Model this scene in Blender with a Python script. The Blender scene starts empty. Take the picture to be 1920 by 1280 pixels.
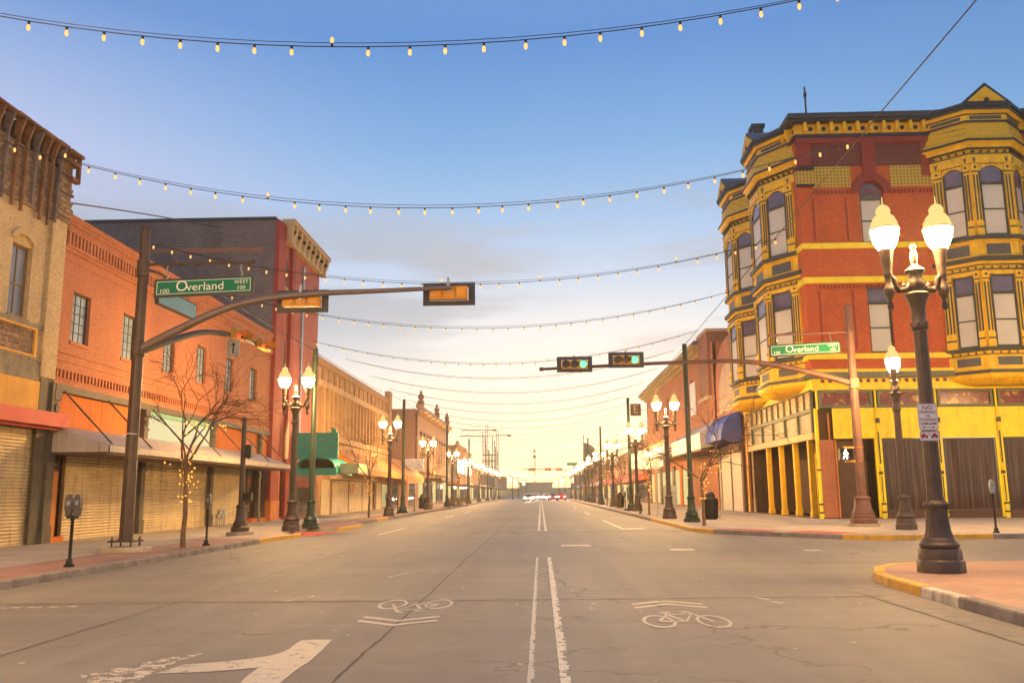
import bpy, bmesh, math, random
from math import sin, cos, pi, radians, sqrt, atan2
from mathutils import Vector, Matrix
random.seed(11)
SC = bpy.context.scene
COL = SC.collection

# ------------------------------------------------------------------ camera
cam_d = bpy.data.cameras.new('camera'); cam = bpy.data.objects.new('camera', cam_d); COL.objects.link(cam)
cam_d.sensor_width = 36; cam_d.lens = 1640 / 1920 * 36
cam_d.clip_start = 0.1; cam_d.clip_end = 6000
cam.matrix_world = (Matrix.Translation((0, 0, 1.6)) @ Matrix.Rotation(radians(1.7705), 4, 'Z')
                    @ Matrix.Rotation(radians(90 + 9.8237), 4, 'X') @ Matrix.Rotation(radians(-0.5157), 4, 'Z'))
SC.camera = cam

# ------------------------------------------------------------------ sky
W = bpy.data.worlds.new('World'); SC.world = W; W.use_nodes = True
nt = W.node_tree; nt.nodes.clear()
N = nt.nodes.new; L = nt.links.new
SUN_EL, SUN_AZ = radians(2.0), radians(4)
sky = N('ShaderNodeTexSky'); sky.sky_type = 'NISHITA'; sky.sun_disc = False
sky.sun_elevation = SUN_EL; sky.sun_rotation = SUN_AZ; sky.altitude = 1100; sky.dust_density = 1.5
tc = N('ShaderNodeTexCoord'); sep = N('ShaderNodeSeparateXYZ'); L(tc.outputs['Generated'], sep.inputs[0])
ramp = N('ShaderNodeValToRGB'); L(sep.outputs['Z'], ramp.inputs[0])
stops = [(0, (.95, .80, .55)), (.05, (.95, .84, .66)), (.09, (.93, .85, .74)), (.14, (.85, .84, .83)), (.19, (.70, .77, .86)), (.24, (.50, .66, .88)),
         (.31, (.32, .54, .86)), (.38, (.19, .43, .79)), (.48, (.105, .29, .69)), (.62, (.20, .36, .70)), (.8, (.26, .36, .58)), (1, (.28, .36, .54))]
cr = ramp.color_ramp
for i, (p, c) in enumerate(stops):
    e = cr.elements[i] if i < 2 else cr.elements.new(p)
    e.position = p; e.color = (*c, 1)
def math_(op, a, b=None, c=None, clamp=False):
    n = N('ShaderNodeMath'); n.operation = op; n.use_clamp = clamp
    for i, v in enumerate((a, b, c)):
        if v is None: continue
        if hasattr(v, 'is_linked'): L(v, n.inputs[i])
        else: n.inputs[i].default_value = v
    return n.outputs[0]
def wmix(f, a, b):
    n = N('ShaderNodeMix'); n.data_type = 'RGBA'
    if hasattr(f, 'is_linked'): L(f, n.inputs[0])
    else: n.inputs[0].default_value = f
    for k, v in ((6, a), (7, b)):
        if hasattr(v, 'is_linked'): L(v, n.inputs[k])
        else: n.inputs[k].default_value = (*v, 1)
    return n.outputs[2]
def maprange(v, a, b, c=0., d=1.):
    n = N('ShaderNodeMapRange'); n.interpolation_type = 'SMOOTHSTEP'; L(v, n.inputs[0])
    for i, x in enumerate((a, b, c, d)): n.inputs[i + 1].default_value = x
    return n.outputs[0]
left = maprange(sep.outputs['X'], -.08, -.62, 0, .8)
low = maprange(sep.outputs['Z'], .55, .28)
col = wmix(math_('MULTIPLY', left, low), ramp.outputs[0], (.70, .66, .90))
right = maprange(sep.outputs['X'], .15, .6, 0, .45)
high = maprange(sep.outputs['Z'], .2, .45)
col = wmix(math_('MULTIPLY', right, high), col, (.10, .24, .52))
# thin streaky clouds
mp = N('ShaderNodeMapping'); L(tc.outputs['Generated'], mp.inputs[0]); mp.inputs['Scale'].default_value = (2.2, 1.6, 13); mp.inputs['Location'].default_value = (2.1, .4, .9)
ns = N('ShaderNodeTexNoise'); L(mp.outputs[0], ns.inputs[0]); ns.inputs['Scale'].default_value = 1.35; ns.inputs['Detail'].default_value = 6; ns.inputs['Roughness'].default_value = .55
cl = maprange(ns.outputs[0], .43, .60)
band = math_('MULTIPLY', maprange(sep.outputs['Z'], .12, .21), maprange(sep.outputs['Z'], .36, .25))
col = wmix(math_('MULTIPLY', math_('MULTIPLY', cl, band), .95), col, (.43, .48, .575))
rear = maprange(sep.outputs['Y'], .05, -.5, 0, .2)
col = wmix(rear, col, (.98, .90, .80))
bg1 = N('ShaderNodeBackground'); L(sky.outputs[0], bg1.inputs[0]); bg1.inputs[1].default_value = .035
bg2 = N('ShaderNodeBackground'); L(col, bg2.inputs[0]); bg2.inputs[1].default_value = .93
ad = N('ShaderNodeAddShader'); L(bg1.outputs[0], ad.inputs[0]); L(bg2.outputs[0], ad.inputs[1])
wo = N('ShaderNodeOutputWorld'); L(ad.outputs[0], wo.inputs[0])

# ------------------------------------------------------------------ sun (just at the horizon, at the far end of the street)
sd = bpy.data.lights.new('sun', 'SUN'); sd.energy = .8; sd.angle = radians(12); sd.color = (1, .78, .5)
so = bpy.data.objects.new('sun', sd); COL.objects.link(so)
so.rotation_euler = (radians(90) - SUN_EL, 0, pi - SUN_AZ)

# ------------------------------------------------------------------ colour management
vs = SC.view_settings; vs.view_transform = 'Standard'; vs.look = 'None'; vs.exposure = 0.0; vs.gamma = 1; vs.use_curve_mapping = False
SC.render.film_transparent = False
cy = SC.cycles; cy.max_bounces = 6; cy.diffuse_bounces = 3; cy.glossy_bounces = 3; cy.transparent_max_bounces = 8; cy.sample_clamp_indirect = 4; cy.use_denoising = True
GLOBE_E = 1000.0

# ================================================================== helpers
ABS = {}
class MB:
    def __init__(s): s.v = []; s.f = []; s.m = []; s.sm = []
    def add(s, vs, fs, m=0, smooth=False):
        b = len(s.v); s.v += [tuple(v) for v in vs]
        for f in fs: s.f.append([i + b for i in f]); s.m.append(m); s.sm.append(smooth)
    def hexa(s, p, m=0):   # 8 points: bottom 0-3 ccw, top 4-7
        s.add(p, [(3, 2, 1, 0), (4, 5, 6, 7), (0, 1, 5, 4), (1, 2, 6, 5), (2, 3, 7, 6), (3, 0, 4, 7)], m)
    def box(s, x0, x1, y0, y1, z0, z1, m=0):
        s.hexa([(x0, y0, z0), (x1, y0, z0), (x1, y1, z0), (x0, y1, z0), (x0, y0, z1), (x1, y0, z1), (x1, y1, z1), (x0, y1, z1)], m)
    def quad(s, *p, m=0): s.add(p, [tuple(range(len(p)))], m)
    def prism(s, poly, z0, z1, m=0):
        n = len(poly); vs = [(x, y, z0) for x, y in poly] + [(x, y, z1) for x, y in poly]
        s.add(vs, [tuple(range(n))[::-1], tuple(range(n, 2 * n))] + [(i, (i + 1) % n, n + (i + 1) % n, n + i) for i in range(n)], m)
    def loft(s, A, za, B, zb, m=0, caps=True):
        n = len(A); vs = [(x, y, za) for x, y in A] + [(x, y, zb) for x, y in B]
        fs = [(i, (i + 1) % n, n + (i + 1) % n, n + i) for i in range(n)]
        if caps: fs += [tuple(range(n))[::-1], tuple(range(n, 2 * n))]
        s.add(vs, fs, m)
    def lathe(s, x, y, z, prof, n=16, m=0, flute=0, smooth=True, rot=0):
        vs = []
        for r, h in prof:
            for i in range(n):
                a = 2 * pi * i / n + rot; rr = r * (1 - flute * (i % 2)); vs.append((x + rr * cos(a), y + rr * sin(a), z + h))
        fs = []
        for j in range(len(prof) - 1):
            for i in range(n):
                k = (i + 1) % n; fs.append((j * n + i, j * n + k, (j + 1) * n + k, (j + 1) * n + i))
        fs.append(tuple(range(n))[::-1]); fs.append(tuple(range((len(prof) - 1) * n, len(prof) * n)))
        s.add(vs, fs, m, smooth)
    def tube(s, pts, r, n=6, m=0, smooth=True, caps=True):
        pts = [Vector(p) for p in pts]; k = len(pts)
        rs = r if isinstance(r, (list, tuple)) else [r] * k
        vs = []; up = None
        for i, p in enumerate(pts):
            t = (pts[min(i + 1, k - 1)] - pts[max(i - 1, 0)])
            t = t.normalized() if t.length > 1e-9 else Vector((0, 0, 1))
            if up is None: up = Vector((0, 0, 1)) if abs(t.z) < .9 else Vector((1, 0, 0))
            a = t.cross(up)
            if a.length < 1e-4: a = t.cross(Vector((0, 1, 0)))
            a.normalize(); b = a.cross(t); 
            for j in range(n):
                q = 2 * pi * j / n; vs.append(p + (a * cos(q) + b * sin(q)) * rs[i])
        fs = []
        for i in range(k - 1):
            for j in range(n):
                l = (j + 1) % n; fs.append((i * n + j, i * n + l, (i + 1) * n + l, (i + 1) * n + j))
        if caps: fs.append(tuple(range(n))[::-1]); fs.append(tuple(range((k - 1) * n, k * n)))
        s.add(vs, fs, m, smooth)
    # facade frames
    def fb(s, F, u0, u1, z0, z1, d0, d1, m=0):
        P = F.p
        s.hexa([P(u0, z0, d0), P(u1, z0, d0), P(u1, z0, d1), P(u0, z0, d1), P(u0, z1, d0), P(u1, z1, d0), P(u1, z1, d1), P(u0, z1, d1)], m)
    def fq(s, F, u0, u1, z0, z1, d, m=0):
        P = F.p; s.add([P(u0, z0, d), P(u1, z0, d), P(u1, z1, d), P(u0, z1, d)], [(0, 1, 2, 3)], m)
    def fpoly(s, F, pts, d0, d1, m=0):
        n = len(pts); vs = [F.p(u, z, d0) for u, z in pts] + [F.p(u, z, d1) for u, z in pts]
        s.add(vs, [tuple(range(n))[::-1], tuple(range(n, 2 * n))] + [(i, (i + 1) % n, n + (i + 1) % n, n + i) for i in range(n)], m)
    def fwall(s, F, u0, u1, z0, z1, holes, depth, m=0, mr=None):
        mr = m if mr is None else mr
        us = sorted({u0, u1, *[h[0] for h in holes], *[h[1] for h in holes]}); zs = sorted({z0, z1, *[h[2] for h in holes], *[h[3] for h in holes]})
        for a, b in zip(us, us[1:]):
            for c, d in zip(zs, zs[1:]):
                cu, cz = (a + b) / 2, (c + d) / 2
                if any(h[0] < cu < h[1] and h[2] < cz < h[3] for h in holes): continue
                s.fq(F, a, b, c, d, 0, m)
        P = F.p
        for a, b, c, d in holes:
            s.add([P(a, c, 0), P(a, d, 0), P(a, d, -depth), P(a, c, -depth)], [(0, 1, 2, 3)], mr)
            s.add([P(b, c, 0), P(b, d, 0), P(b, d, -depth), P(b, c, -depth)], [(0, 1, 2, 3)], mr)
            s.add([P(a, c, 0), P(b, c, 0), P(b, c, -depth), P(a, c, -depth)], [(0, 1, 2, 3)], mr)
            s.add([P(a, d, 0), P(b, d, 0), P(b, d, -depth), P(a, d, -depth)], [(0, 1, 2, 3)], mr)
    def disc(s, F, u, z, r, d0, d1, n=10, m=0):
        s.fpoly(F, [(u + r * cos(2 * pi * i / n), z + r * sin(2 * pi * i / n)) for i in range(n)], d0, d1, m)
    def build(s, name, mats, parent=None, base=(0, 0, 0), fixn=True):
        if parent is not None: base = ABS[parent.name]
        bx, by, bz = base
        me = bpy.data.meshes.new(name)
        me.from_pydata([(x - bx, y - by, z - bz) for x, y, z in s.v], [], s.f)
        if not isinstance(mats, (list, tuple)): mats = [mats]
        for mm in mats: me.materials.append(mm)
        me.polygons.foreach_set('material_index', s.m); me.polygons.foreach_set('use_smooth', s.sm)
        if fixn:
            bm = bmesh.new(); bm.from_mesh(me); bmesh.ops.recalc_face_normals(bm, faces=bm.faces); bm.to_mesh(me); bm.free()
        if any(s.sm):
            try: me.set_sharp_from_angle(angle=radians(38))
            except Exception: pass
        o = bpy.data.objects.new(name, me); COL.objects.link(o); ABS[o.name] = tuple(base)
        if parent is not None: o.parent = parent
        else: o.location = base
        return o
class Fr:
    def __init__(s, o, u, n):
        s.o = Vector(o); s.u = Vector(u).normalized(); s.n = Vector(n).normalized()
    def p(s, u, z, d=0):
        q = s.o + s.u * u + s.n * d; return (q.x, q.y, q.z + z)
def thing(name, label, cat, loc=(0, 0, 0), group=None, rz=0):
    o = bpy.data.objects.new(name, None); COL.objects.link(o); o.location = loc; o.rotation_euler = (0, 0, rz)
    o.empty_display_size = .3; ABS[o.name] = tuple(loc)
    o['label'] = label; o['category'] = cat
    if group: o['group'] = group
    return o
def tag(o, label, cat, group=None):
    o['label'] = label; o['category'] = cat
    if group: o['group'] = group
    return o
def struct(o, kind='structure'):
    o['kind'] = kind; return o
def dup(root, loc, label=None, rz=None, swap=None, group=None):
    def cp(o, par):
        c = o.copy(); COL.objects.link(c)
        if par is not None: c.parent = par
        if swap and c.type == 'MESH' and o.data.name in swap: c.data = swap[o.data.name]
        for ch in o.children: cp(ch, c)
        return c
    c = cp(root, None); c.location = loc; ABS[c.name] = tuple(loc)
    if rz is not None: c.rotation_euler = (0, 0, rz)
    if label: c['label'] = label
    if group: c['group'] = group
    return c
def text_mb(mb, txt, F, u, z, size, d0, d1, m=0, align='CENTER', sx=1.0, bold=0):
    cu = bpy.data.curves.new('txt', 'FONT'); cu.body = txt; cu.size = size; cu.align_x = align; cu.align_y = 'CENTER'; cu.resolution_u = 3; cu.offset = bold
    o = bpy.data.objects.new('txt', cu); COL.objects.link(o)
    dg = bpy.context.evaluated_depsgraph_get(); dg.update()
    me = bpy.data.meshes.new_from_object(o.evaluated_get(dg))
    mb.add([F.p(u + v.co.x * sx, z + v.co.y, d1) for v in me.vertices], [tuple(p.vertices) for p in me.polygons], m)
    bpy.data.objects.remove(o); bpy.data.curves.remove(cu); bpy.data.meshes.remove(me)

# ================================================================== materials
def _new(name):
    m = bpy.data.materials.new(name); m.use_nodes = True; t = m.node_tree; t.nodes.clear()
    b = t.nodes.new('ShaderNodeBsdfPrincipled'); o = t.nodes.new('ShaderNodeOutputMaterial'); t.links.new(b.outputs[0], o.inputs[0])
    return m, t, b
def _noise(t, vec, scale, detail=4, rough=.55):
    n = t.nodes.new('ShaderNodeTexNoise'); n.inputs['Scale'].default_value = scale; n.inputs['Detail'].default_value = detail; n.inputs['Roughness'].default_value = rough
    t.links.new(vec, n.inputs[0]); return n.outputs[0]
def _mix(t, f, a, b, mode='MIX'):
    n = t.nodes.new('ShaderNodeMix'); n.data_type = 'RGBA'; n.blend_type = mode
    for k, v in ((0, f), (6, a), (7, b)):
        if hasattr(v, 'is_linked'): t.links.new(v, n.inputs[k])
        elif k == 0: n.inputs[0].default_value = v
        else: n.inputs[k].default_value = (*v[:3], 1)
    return n.outputs[2]
def _rng(t, v, a, b, c=0., d=1.):
    n = t.nodes.new('ShaderNodeMapRange'); t.links.new(v, n.inputs[0])
    for i, x in enumerate((a, b, c, d)): n.inputs[i + 1].default_value = x
    return n.outputs[0]
def _bump(t, b, h, strength, dist=.02):
    n = t.nodes.new('ShaderNodeBump'); n.inputs['Strength'].default_value = strength; n.inputs['Distance'].default_value = dist
    t.links.new(h, n.inputs['Height']); t.links.new(n.outputs[0], b.inputs['Normal']); return n
def _pos(t): return t.nodes.new('ShaderNodeNewGeometry').outputs['Position']
def _map(t, vec, sc):
    n = t.nodes.new('ShaderNodeMapping'); t.links.new(vec, n.inputs[0]); n.inputs['Scale'].default_value = sc; return n.outputs[0]
def pm(name, c, rough=.7, metal=0., var=.25, scale=1.5, bump=.15, bscale=30, dirt=None, spec=.5):
    """weathered paint / stone: base colour with broad mottling, fine grain and optional streaky dirt"""
    m, t, b = _new(name); pos = _pos(t)
    n1 = _noise(t, pos, scale, 6, .6)
    dark = tuple(x * (1 - var) for x in c); lite = tuple(min(1, x * (1 + var * .7)) for x in c)
    colr = _mix(t, _rng(t, n1, .3, .7), dark, lite)
    if dirt:
        n2 = _noise(t, _map(t, pos, (2.2, 2.2, .35)), 1.7, 6, .65)
        colr = _mix(t, _rng(t, n2, .52, .72, 0, dirt[1]), colr, dirt[0])
    t.links.new(colr, b.inputs['Base Color'])
    n3 = _noise(t, pos, bscale, 3)
    t.links.new(_rng(t, n1, .2, .8, max(.05, rough - .12), min(1, rough + .12)), b.inputs['Roughness'])
    b.inputs['Metallic'].default_value = metal; b.inputs['Specular IOR Level'].default_value = spec
    if bump: _bump(t, b, n3, bump)
    return m
def brick(name, c1, c2, mortar, bw=.22, bh=.075, ms=.012, rough=.85, var=.3, bump=.5, stain=None, off=.5):
    m, t, b = _new(name); pos = _pos(t)
    sx = t.nodes.new('ShaderNodeSeparateXYZ'); t.links.new(pos, sx.inputs[0])
    a = t.nodes.new('ShaderNodeMath'); a.operation = 'ADD'; t.links.new(sx.outputs[0], a.inputs[0]); t.links.new(sx.outputs[1], a.inputs[1])
    cb = t.nodes.new('ShaderNodeCombineXYZ'); t.links.new(a.outputs[0], cb.inputs[0]); t.links.new(sx.outputs[2], cb.inputs[1])
    bt = t.nodes.new('ShaderNodeTexBrick'); t.links.new(cb.outputs[0], bt.inputs[0]); bt.offset = off
    bt.inputs['Scale'].default_value = 1; bt.inputs['Brick Width'].default_value = bw; bt.inputs['Row Height'].default_value = bh
    bt.inputs['Mortar Size'].default_value = ms; bt.inputs['Mortar Smooth'].default_value = .3; bt.inputs['Bias'].default_value = -.2
    bt.inputs[1].default_value = (*c1, 1); bt.inputs[2].default_value = (*c2, 1); bt.inputs[3].default_value = (*mortar, 1)
    n1 = _noise(t, pos, .8, 7, .65)
    colr = _mix(t, _rng(t, n1, .3, .7, 0, var), bt.outputs[0], tuple(x * .35 for x in c1))
    n2 = _noise(t, pos, 9, 4, .6); colr = _mix(t, _rng(t, n2, .35, .7, 0, .35), colr, tuple(min(1, x * 1.5) for x in c2))
    if stain:
        n4 = _noise(t, _map(t, pos, (.7, .7, .16)), 1.3, 6, .6)
        colr = _mix(t, _rng(t, n4, .5, .75, 0, stain[1]), colr, stain[0])
    t.links.new(colr, b.inputs['Base Color']); b.inputs['Roughness'].default_value = rough
    inv = t.nodes.new('ShaderNodeMath'); inv.operation = 'SUBTRACT'; inv.inputs[0].default_value = 1; t.links.new(bt.outputs[1], inv.inputs[1])
    ad = t.nodes.new('ShaderNodeMath'); ad.operation = 'ADD'; t.links.new(inv.outputs[0], ad.inputs[0])
    t.links.new(_rng(t, n2, 0, 1, 0, .5), ad.inputs[1])
    _bump(t, b, ad.outputs[0], bump, .012)
    return m
def emis(name, c, s, sampled=True):
    m = bpy.data.materials.new(name); m.use_nodes = True; t = m.node_tree; t.nodes.clear()
    e = t.nodes.new('ShaderNodeEmission'); o = t.nodes.new('ShaderNodeOutputMaterial'); t.links.new(e.outputs[0], o.inputs[0])
    e.inputs[0].default_value = (*c, 1); e.inputs[1].default_value = s
    m.cycles.emission_sampling = 'AUTO' if sampled else 'NONE'
    return m
def glass(name, c, rough=.08, spec=.8, wav=.04):
    m, t, b = _new(name); pos = _pos(t); n = _noise(t, pos, .9, 3)
    t.links.new(_mix(t, _rng(t, n, .3, .7), tuple(x * .7 for x in c), tuple(x * 1.25 for x in c)), b.inputs['Base Color'])
    b.inputs['Roughness'].default_value = rough; b.inputs['Specular IOR Level'].default_value = spec
    _bump(t, b, _noise(t, pos, 1.4, 2), wav, .1)
    return m
M = {}
M['iron'] = pm('dark_bronze_iron', (.085, .058, .046), .55, .3, .35, 3, .1, 60)
M['iron_red'] = pm('red_brown_iron', (.135, .065, .05), .6, .1, .35, 2.5, .1, 60)
M['green'] = pm('dark_green_iron', (.018, .036, .026), .42, .25, .3, 3, .1, 60)
M['black'] = pm('black_metal', (.016, .016, .018), .5, .3, .3, 4, .1, 60)
M['galv'] = pm('galvanised_steel', (.34, .35, .36), .45, .6, .25, 3, .1, 50)
M['globe'] = emis('lamp_glass_lit', (1, .56, .19), GLOBE_E)
M['globetop'] = emis('lamp_glass_dome', (1, .74, .26), 1.0, False)
M['globedim'] = emis('lamp_glass_dim', (1, .80, .42), 1.3, False)
M['bulb'] = emis('string_bulb', (1, .50, .14), 1.7, False)
M['fairy'] = emis('fairy_bulb', (1, .40, .05), 2.6, False)
M['socket'] = pm('bulb_socket', (.02, .018, .016), .6)
M['cable'] = pm('cable_black', (.02, .02, .022), .6)
M['yellow_sig'] = pm('signal_yellow', (.62, .27, .015), .45, 0, .15, 3, .05)
M['backplate'] = pm('signal_backplate', (.035, .036, .045), .55, 0, .2)
M['lens_off'] = pm('signal_lens_off', (.03, .03, .03), .25)
M['lens_green'] = emis('signal_green', (.18, 1, .42), 1.9)
M['lens_red'] = emis('signal_red', (1, .045, .035), 2.8)
M['signgreen'] = pm('sign_green', (.0, .17, .09), .85, 0, .06, 2, .02)
M['white'] = pm('sign_white', (.78, .78, .75), .45, 0, .06, 3, .02)
M['signred'] = pm('sign_red', (.38, .02, .02), .5, 0, .1)
M['bark'] = pm('bark', (.16, .095, .05), .9, 0, .4, 8, .5, 40)
M['twig'] = pm('twig_bark', (.085, .048, .03), .9, 0, .3, 8, .2, 40)
# ================================================================== ground, road, pavements
def roadmat():
    m, t, b = _new('worn_concrete_road'); pos = _pos(t)
    sx = t.nodes.new('ShaderNodeSeparateXYZ'); t.links.new(pos, sx.inputs[0])
    big = _noise(t, _map(t, pos, (.16, .10, 1)), 1, 6, .6)
    streak = _noise(t, _map(t, pos, (1.6, .09, 1)), 1, 5, .6)
    cross = _noise(t, _map(t, pos, (.10, 1.1, 1)), 1, 5, .62)
    grain = _noise(t, pos, 55, 4, .7)
    blot = _noise(t, pos, 2.3, 6, .68)
    c = _mix(t, _rng(t, big, .32, .68), (.108, .106, .102), (.215, .205, .188))
    c = _mix(t, _rng(t, streak, .42, .72, 0, .55), c, (.080, .077, .079))
    c = _mix(t, _rng(t, cross, .5, .75, 0, .45), c, (.235, .222, .198))
    c = _mix(t, _rng(t, blot, .52, .74, 0, .6), c, (.085, .076, .068))
    vc = t.nodes.new('ShaderNodeTexVoronoi'); vc.feature = 'DISTANCE_TO_EDGE'; vc.inputs['Scale'].default_value = .33
    wv = t.nodes.new('ShaderNodeVectorMath'); wv.operation = 'ADD'; nz = t.nodes.new('ShaderNodeTexNoise'); nz.inputs['Scale'].default_value = 1.6; nz.inputs['Detail'].default_value = 5; t.links.new(pos, nz.inputs[0]); t.links.new(pos, wv.inputs[0]); t.links.new(nz.outputs['Color'], wv.inputs[1]); t.links.new(wv.outputs[0], vc.inputs[0])
    cm = t.nodes.new('ShaderNodeMath'); cm.operation = 'MULTIPLY'; t.links.new(_rng(t, vc.outputs['Distance'], .012, .004), cm.inputs[0]); t.links.new(_rng(t, big, .46, .56), cm.inputs[1]); c = _mix(t, cm.outputs[0], c, (.05, .042, .038))
    c = _mix(t, _rng(t, grain, .42, .70, 0, .75), c, (.29, .265, .225))
    g2 = _noise(t, pos, 120, 2, .6); c = _mix(t, _rng(t, g2, .52, .72, 0, .7), c, (.07, .062, .055))
    vo = t.nodes.new('ShaderNodeTexVoronoi'); vo.inputs['Scale'].default_value = 2.1; t.links.new(pos, vo.inputs[0])   # old oil and gum spots
    c = _mix(t, _rng(t, vo.outputs['Distance'], .07, .02, 0, .5), c, (.06, .05, .045))
    t.links.new(c, b.inputs['Base Color'])
    t.links.new(_rng(t, grain, .3, .7, .56, .84), b.inputs['Roughness']); b.inputs['Specular IOR Level'].default_value = .38
    _bump(t, b, grain, .5, .012)
    return m
def pave(name, c1, c2, mort, bw, bh, rough=.85, stain=None):
    m, t, b = _new(name); pos = _pos(t)
    bt = t.nodes.new('ShaderNodeTexBrick'); t.links.new(pos, bt.inputs[0]); bt.inputs['Scale'].default_value = 1
    bt.inputs['Brick Width'].default_value = bw; bt.inputs['Row Height'].default_value = bh; bt.inputs['Mortar Size'].default_value = .006
    bt.inputs[1].default_value = (*c1, 1); bt.inputs[2].default_value = (*c2, 1); bt.inputs[3].default_value = (*mort, 1)
    if bw > .8: bt.offset = 0
    n = _noise(t, pos, .7, 7, .65); g = _noise(t, pos, 60, 3)
    c = _mix(t, _rng(t, n, .35, .7, 0, .55), bt.outputs[0], tuple(x * .5 for x in c1))
    sp = _noise(t, pos, 5, 5, .7); c = _mix(t, _rng(t, sp, .58, .72, 0, .5), c, tuple(x * .45 for x in c1))
    t.links.new(c, b.inputs['Base Color']); b.inputs['Roughness'].default_value = rough
    inv = t.nodes.new('ShaderNodeMath'); inv.operation = 'MULTIPLY_ADD'; t.links.new(bt.outputs[1], inv.inputs[0]); inv.inputs[1].default_value = -1; t.links.new(g, inv.inputs[2])
    _bump(t, b, inv.outputs[0], .35, .01)
    return m
M['road'] = roadmat()
M['walk'] = pave('sidewalk_concrete', (.38, .33, .265), (.42, .365, .30), (.18, .15, .125), 1.5, 1.5)
M['pavers'] = pave('red_pavers', (.31, .165, .13), (.37, .21, .165), (.17, .115, .095), .22, .11)
M['pavers_tan'] = pave('tan_brick_pavers', (.40, .24, .165), (.46, .30, .21), (.22, .14, .10), .22, .11)
M['kerb'] = pm('kerb_concrete', (.24, .205, .17), .85, 0, .4, 2.2, .4, 35, ((.07, .06, .055), .7))
M['kerbyellow'] = pm('kerb_yellow_paint', (.62, .33, .03), .7, 0, .25, 3, .3, 35, ((.25, .18, .10), .8))
M['kerbwhite'] = pm('kerb_white_paint', (.55, .48, .38), .75, 0, .4, 5, .4, 30, ((.16, .13, .11), .9))
M['ramp'] = pm('red_tactile_ramp', (.42, .075, .05), .8, 0, .25, 2, .3, 40)
M['joint'] = pm('tar_joint', (.03, .026, .024), .7, 0, .3, 3, .3)
M['earth'] = pm('dry_ground', (.22, .18, .13), .95, 0, .3, .1, .2, 4)
def paint(name, c, thr):
    m, t, b = _new(name); pos = _pos(t)
    n = _noise(t, pos, 7, 7, .72); n2 = _noise(t, pos, 38, 4, .65)
    a = t.nodes.new('ShaderNodeMath'); a.operation = 'MULTIPLY_ADD'; t.links.new(n2, a.inputs[0]); a.inputs[1].default_value = .45; t.links.new(n, a.inputs[2])
    f = _rng(t, a.outputs[0], thr - .06, thr + .06)
    t.links.new(_mix(t, f, c, tuple(x * .8 for x in c)), b.inputs['Base Color']); b.inputs['Roughness'].default_value = .6
    tr = t.nodes.new('ShaderNodeBsdfTransparent'); mx = t.nodes.new('ShaderNodeMixShader')
    t.links.new(f, mx.inputs[0]); t.links.new(b.outputs[0], mx.inputs[1]); t.links.new(tr.outputs[0], mx.inputs[2])
    t.links.new(mx.outputs[0], t.nodes['Material Output'].inputs[0])
    return m
M['paint'] = paint('worn_white_paint', (.52, .48, .40), .83)
M['paintmid'] = paint('half_worn_white_paint', (.42, .39, .33), .86)
M['paintworn'] = paint('very_worn_white_paint', (.50, .45, .37), .74)

def flat(name, polys, z, m, kind='structure'):
    mb = MB()
    for p in polys: mb.quad(*[(x, y, z) for x, y in p])
    return struct(mb.build(name, m), kind)
flat('ground', [[(-400, -120), (400, -120), (400, 780), (-400, 780)]], -.03, M['earth'])
flat('road', [[(-9.6, -60), (60, -60), (60, 700), (-9.6, 700)]], 0, M['road'])

def slab(name, poly, m, kw=.22, z=.15, kerbs=(), km=None):
    mb = MB(); mb.prism(poly, -.02, z - .003); return struct(mb.build(name, m))
def kerb(name, pts, m, w=.2, z=.15, step=2.5, side=1):
    """kerb along a polyline, w wide towards the left of travel, with small joints"""
    mb = MB(); pts = [Vector((x, y)) for x, y in pts]
    off = []
    for i, p in enumerate(pts):
        t = (pts[min(i + 1, len(pts) - 1)] - pts[max(i - 1, 0)]).normalized(); off.append(Vector((-t.y, t.x)) * side)
    r = .025
    for i in range(len(pts) - 1):
        a, b, na, nb = pts[i], pts[i + 1], off[i], off[i + 1]
        segl = (b - a).length; k = max(1, int(segl / step))
        for j in range(k):
            f0, f1 = j / k, (j + 1) / k; g = .006 / max(segl / k, .02) / k if segl > 1 else 0
            p0, p1 = a.lerp(b, f0 + g), a.lerp(b, f1 - g); n0, n1 = na.lerp(nb, f0), na.lerp(nb, f1)
            dz = random.uniform(-.006, .006)
            prof = [(0, -.02), (.015, z - r), (.03, z), (w, z), (w, -.02)]
            A = [(p0.x + n0.x * o, p0.y + n0.y * o, h + (dz if h > .05 else 0)) for o, h in prof]; B = [(p1.x + n1.x * o, p1.y + n1.y * o, h + (dz if h > .05 else 0)) for o, h in prof]
            n = len(prof)
            mb.add(A + B, [(q, (q + 1) % n, n + (q + 1) % n, n + q) for q in range(n)] + [tuple(range(n))[::-1], tuple(range(n, 2 * n))], 0)
    return struct(mb.build(name, m))
# left pavement: one long run with a dropped corner between 34 and 40 m
slab('sidewalk', [(-16.3, -30), (-9.7, -30), (-9.7, 30.6), (-9.5, 33.6), (-10.2, 34.8), (-10.2, 38.9), (-9.0, 39.8), (-9.0, 44.5), (-10.1, 47.5), (-10.1, 700), (-16.3, 700)], M['walk'])
kerb('kerb', [(-9.5, -30), (-9.5, 30)], M['kerb'])
kerb('kerb', [(-9.5, 30), (-9.45, 31.5), (-9.3, 33), (-9.3, 34.4)], M['kerbyellow'])
flat('ramp_pavement', [[(-10.2, 34.9), (-8.9, 35.0), (-8.9, 38.8), (-10.2, 38.8)]], .012, M['ramp'])
kerb('kerb', [(-8.9, 39.6), (-8.8, 42), (-8.85, 44.2), (-9.3, 45.6)], M['kerbyellow'])
kerb('kerb', [(-9.3, 45.6), (-9.9, 47.6), (-9.9, 53.5)], M['kerb'])
kerb('kerb', [(-9.9, 53.5), (-9.9, 57.5)], M['kerbyellow'])
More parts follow.
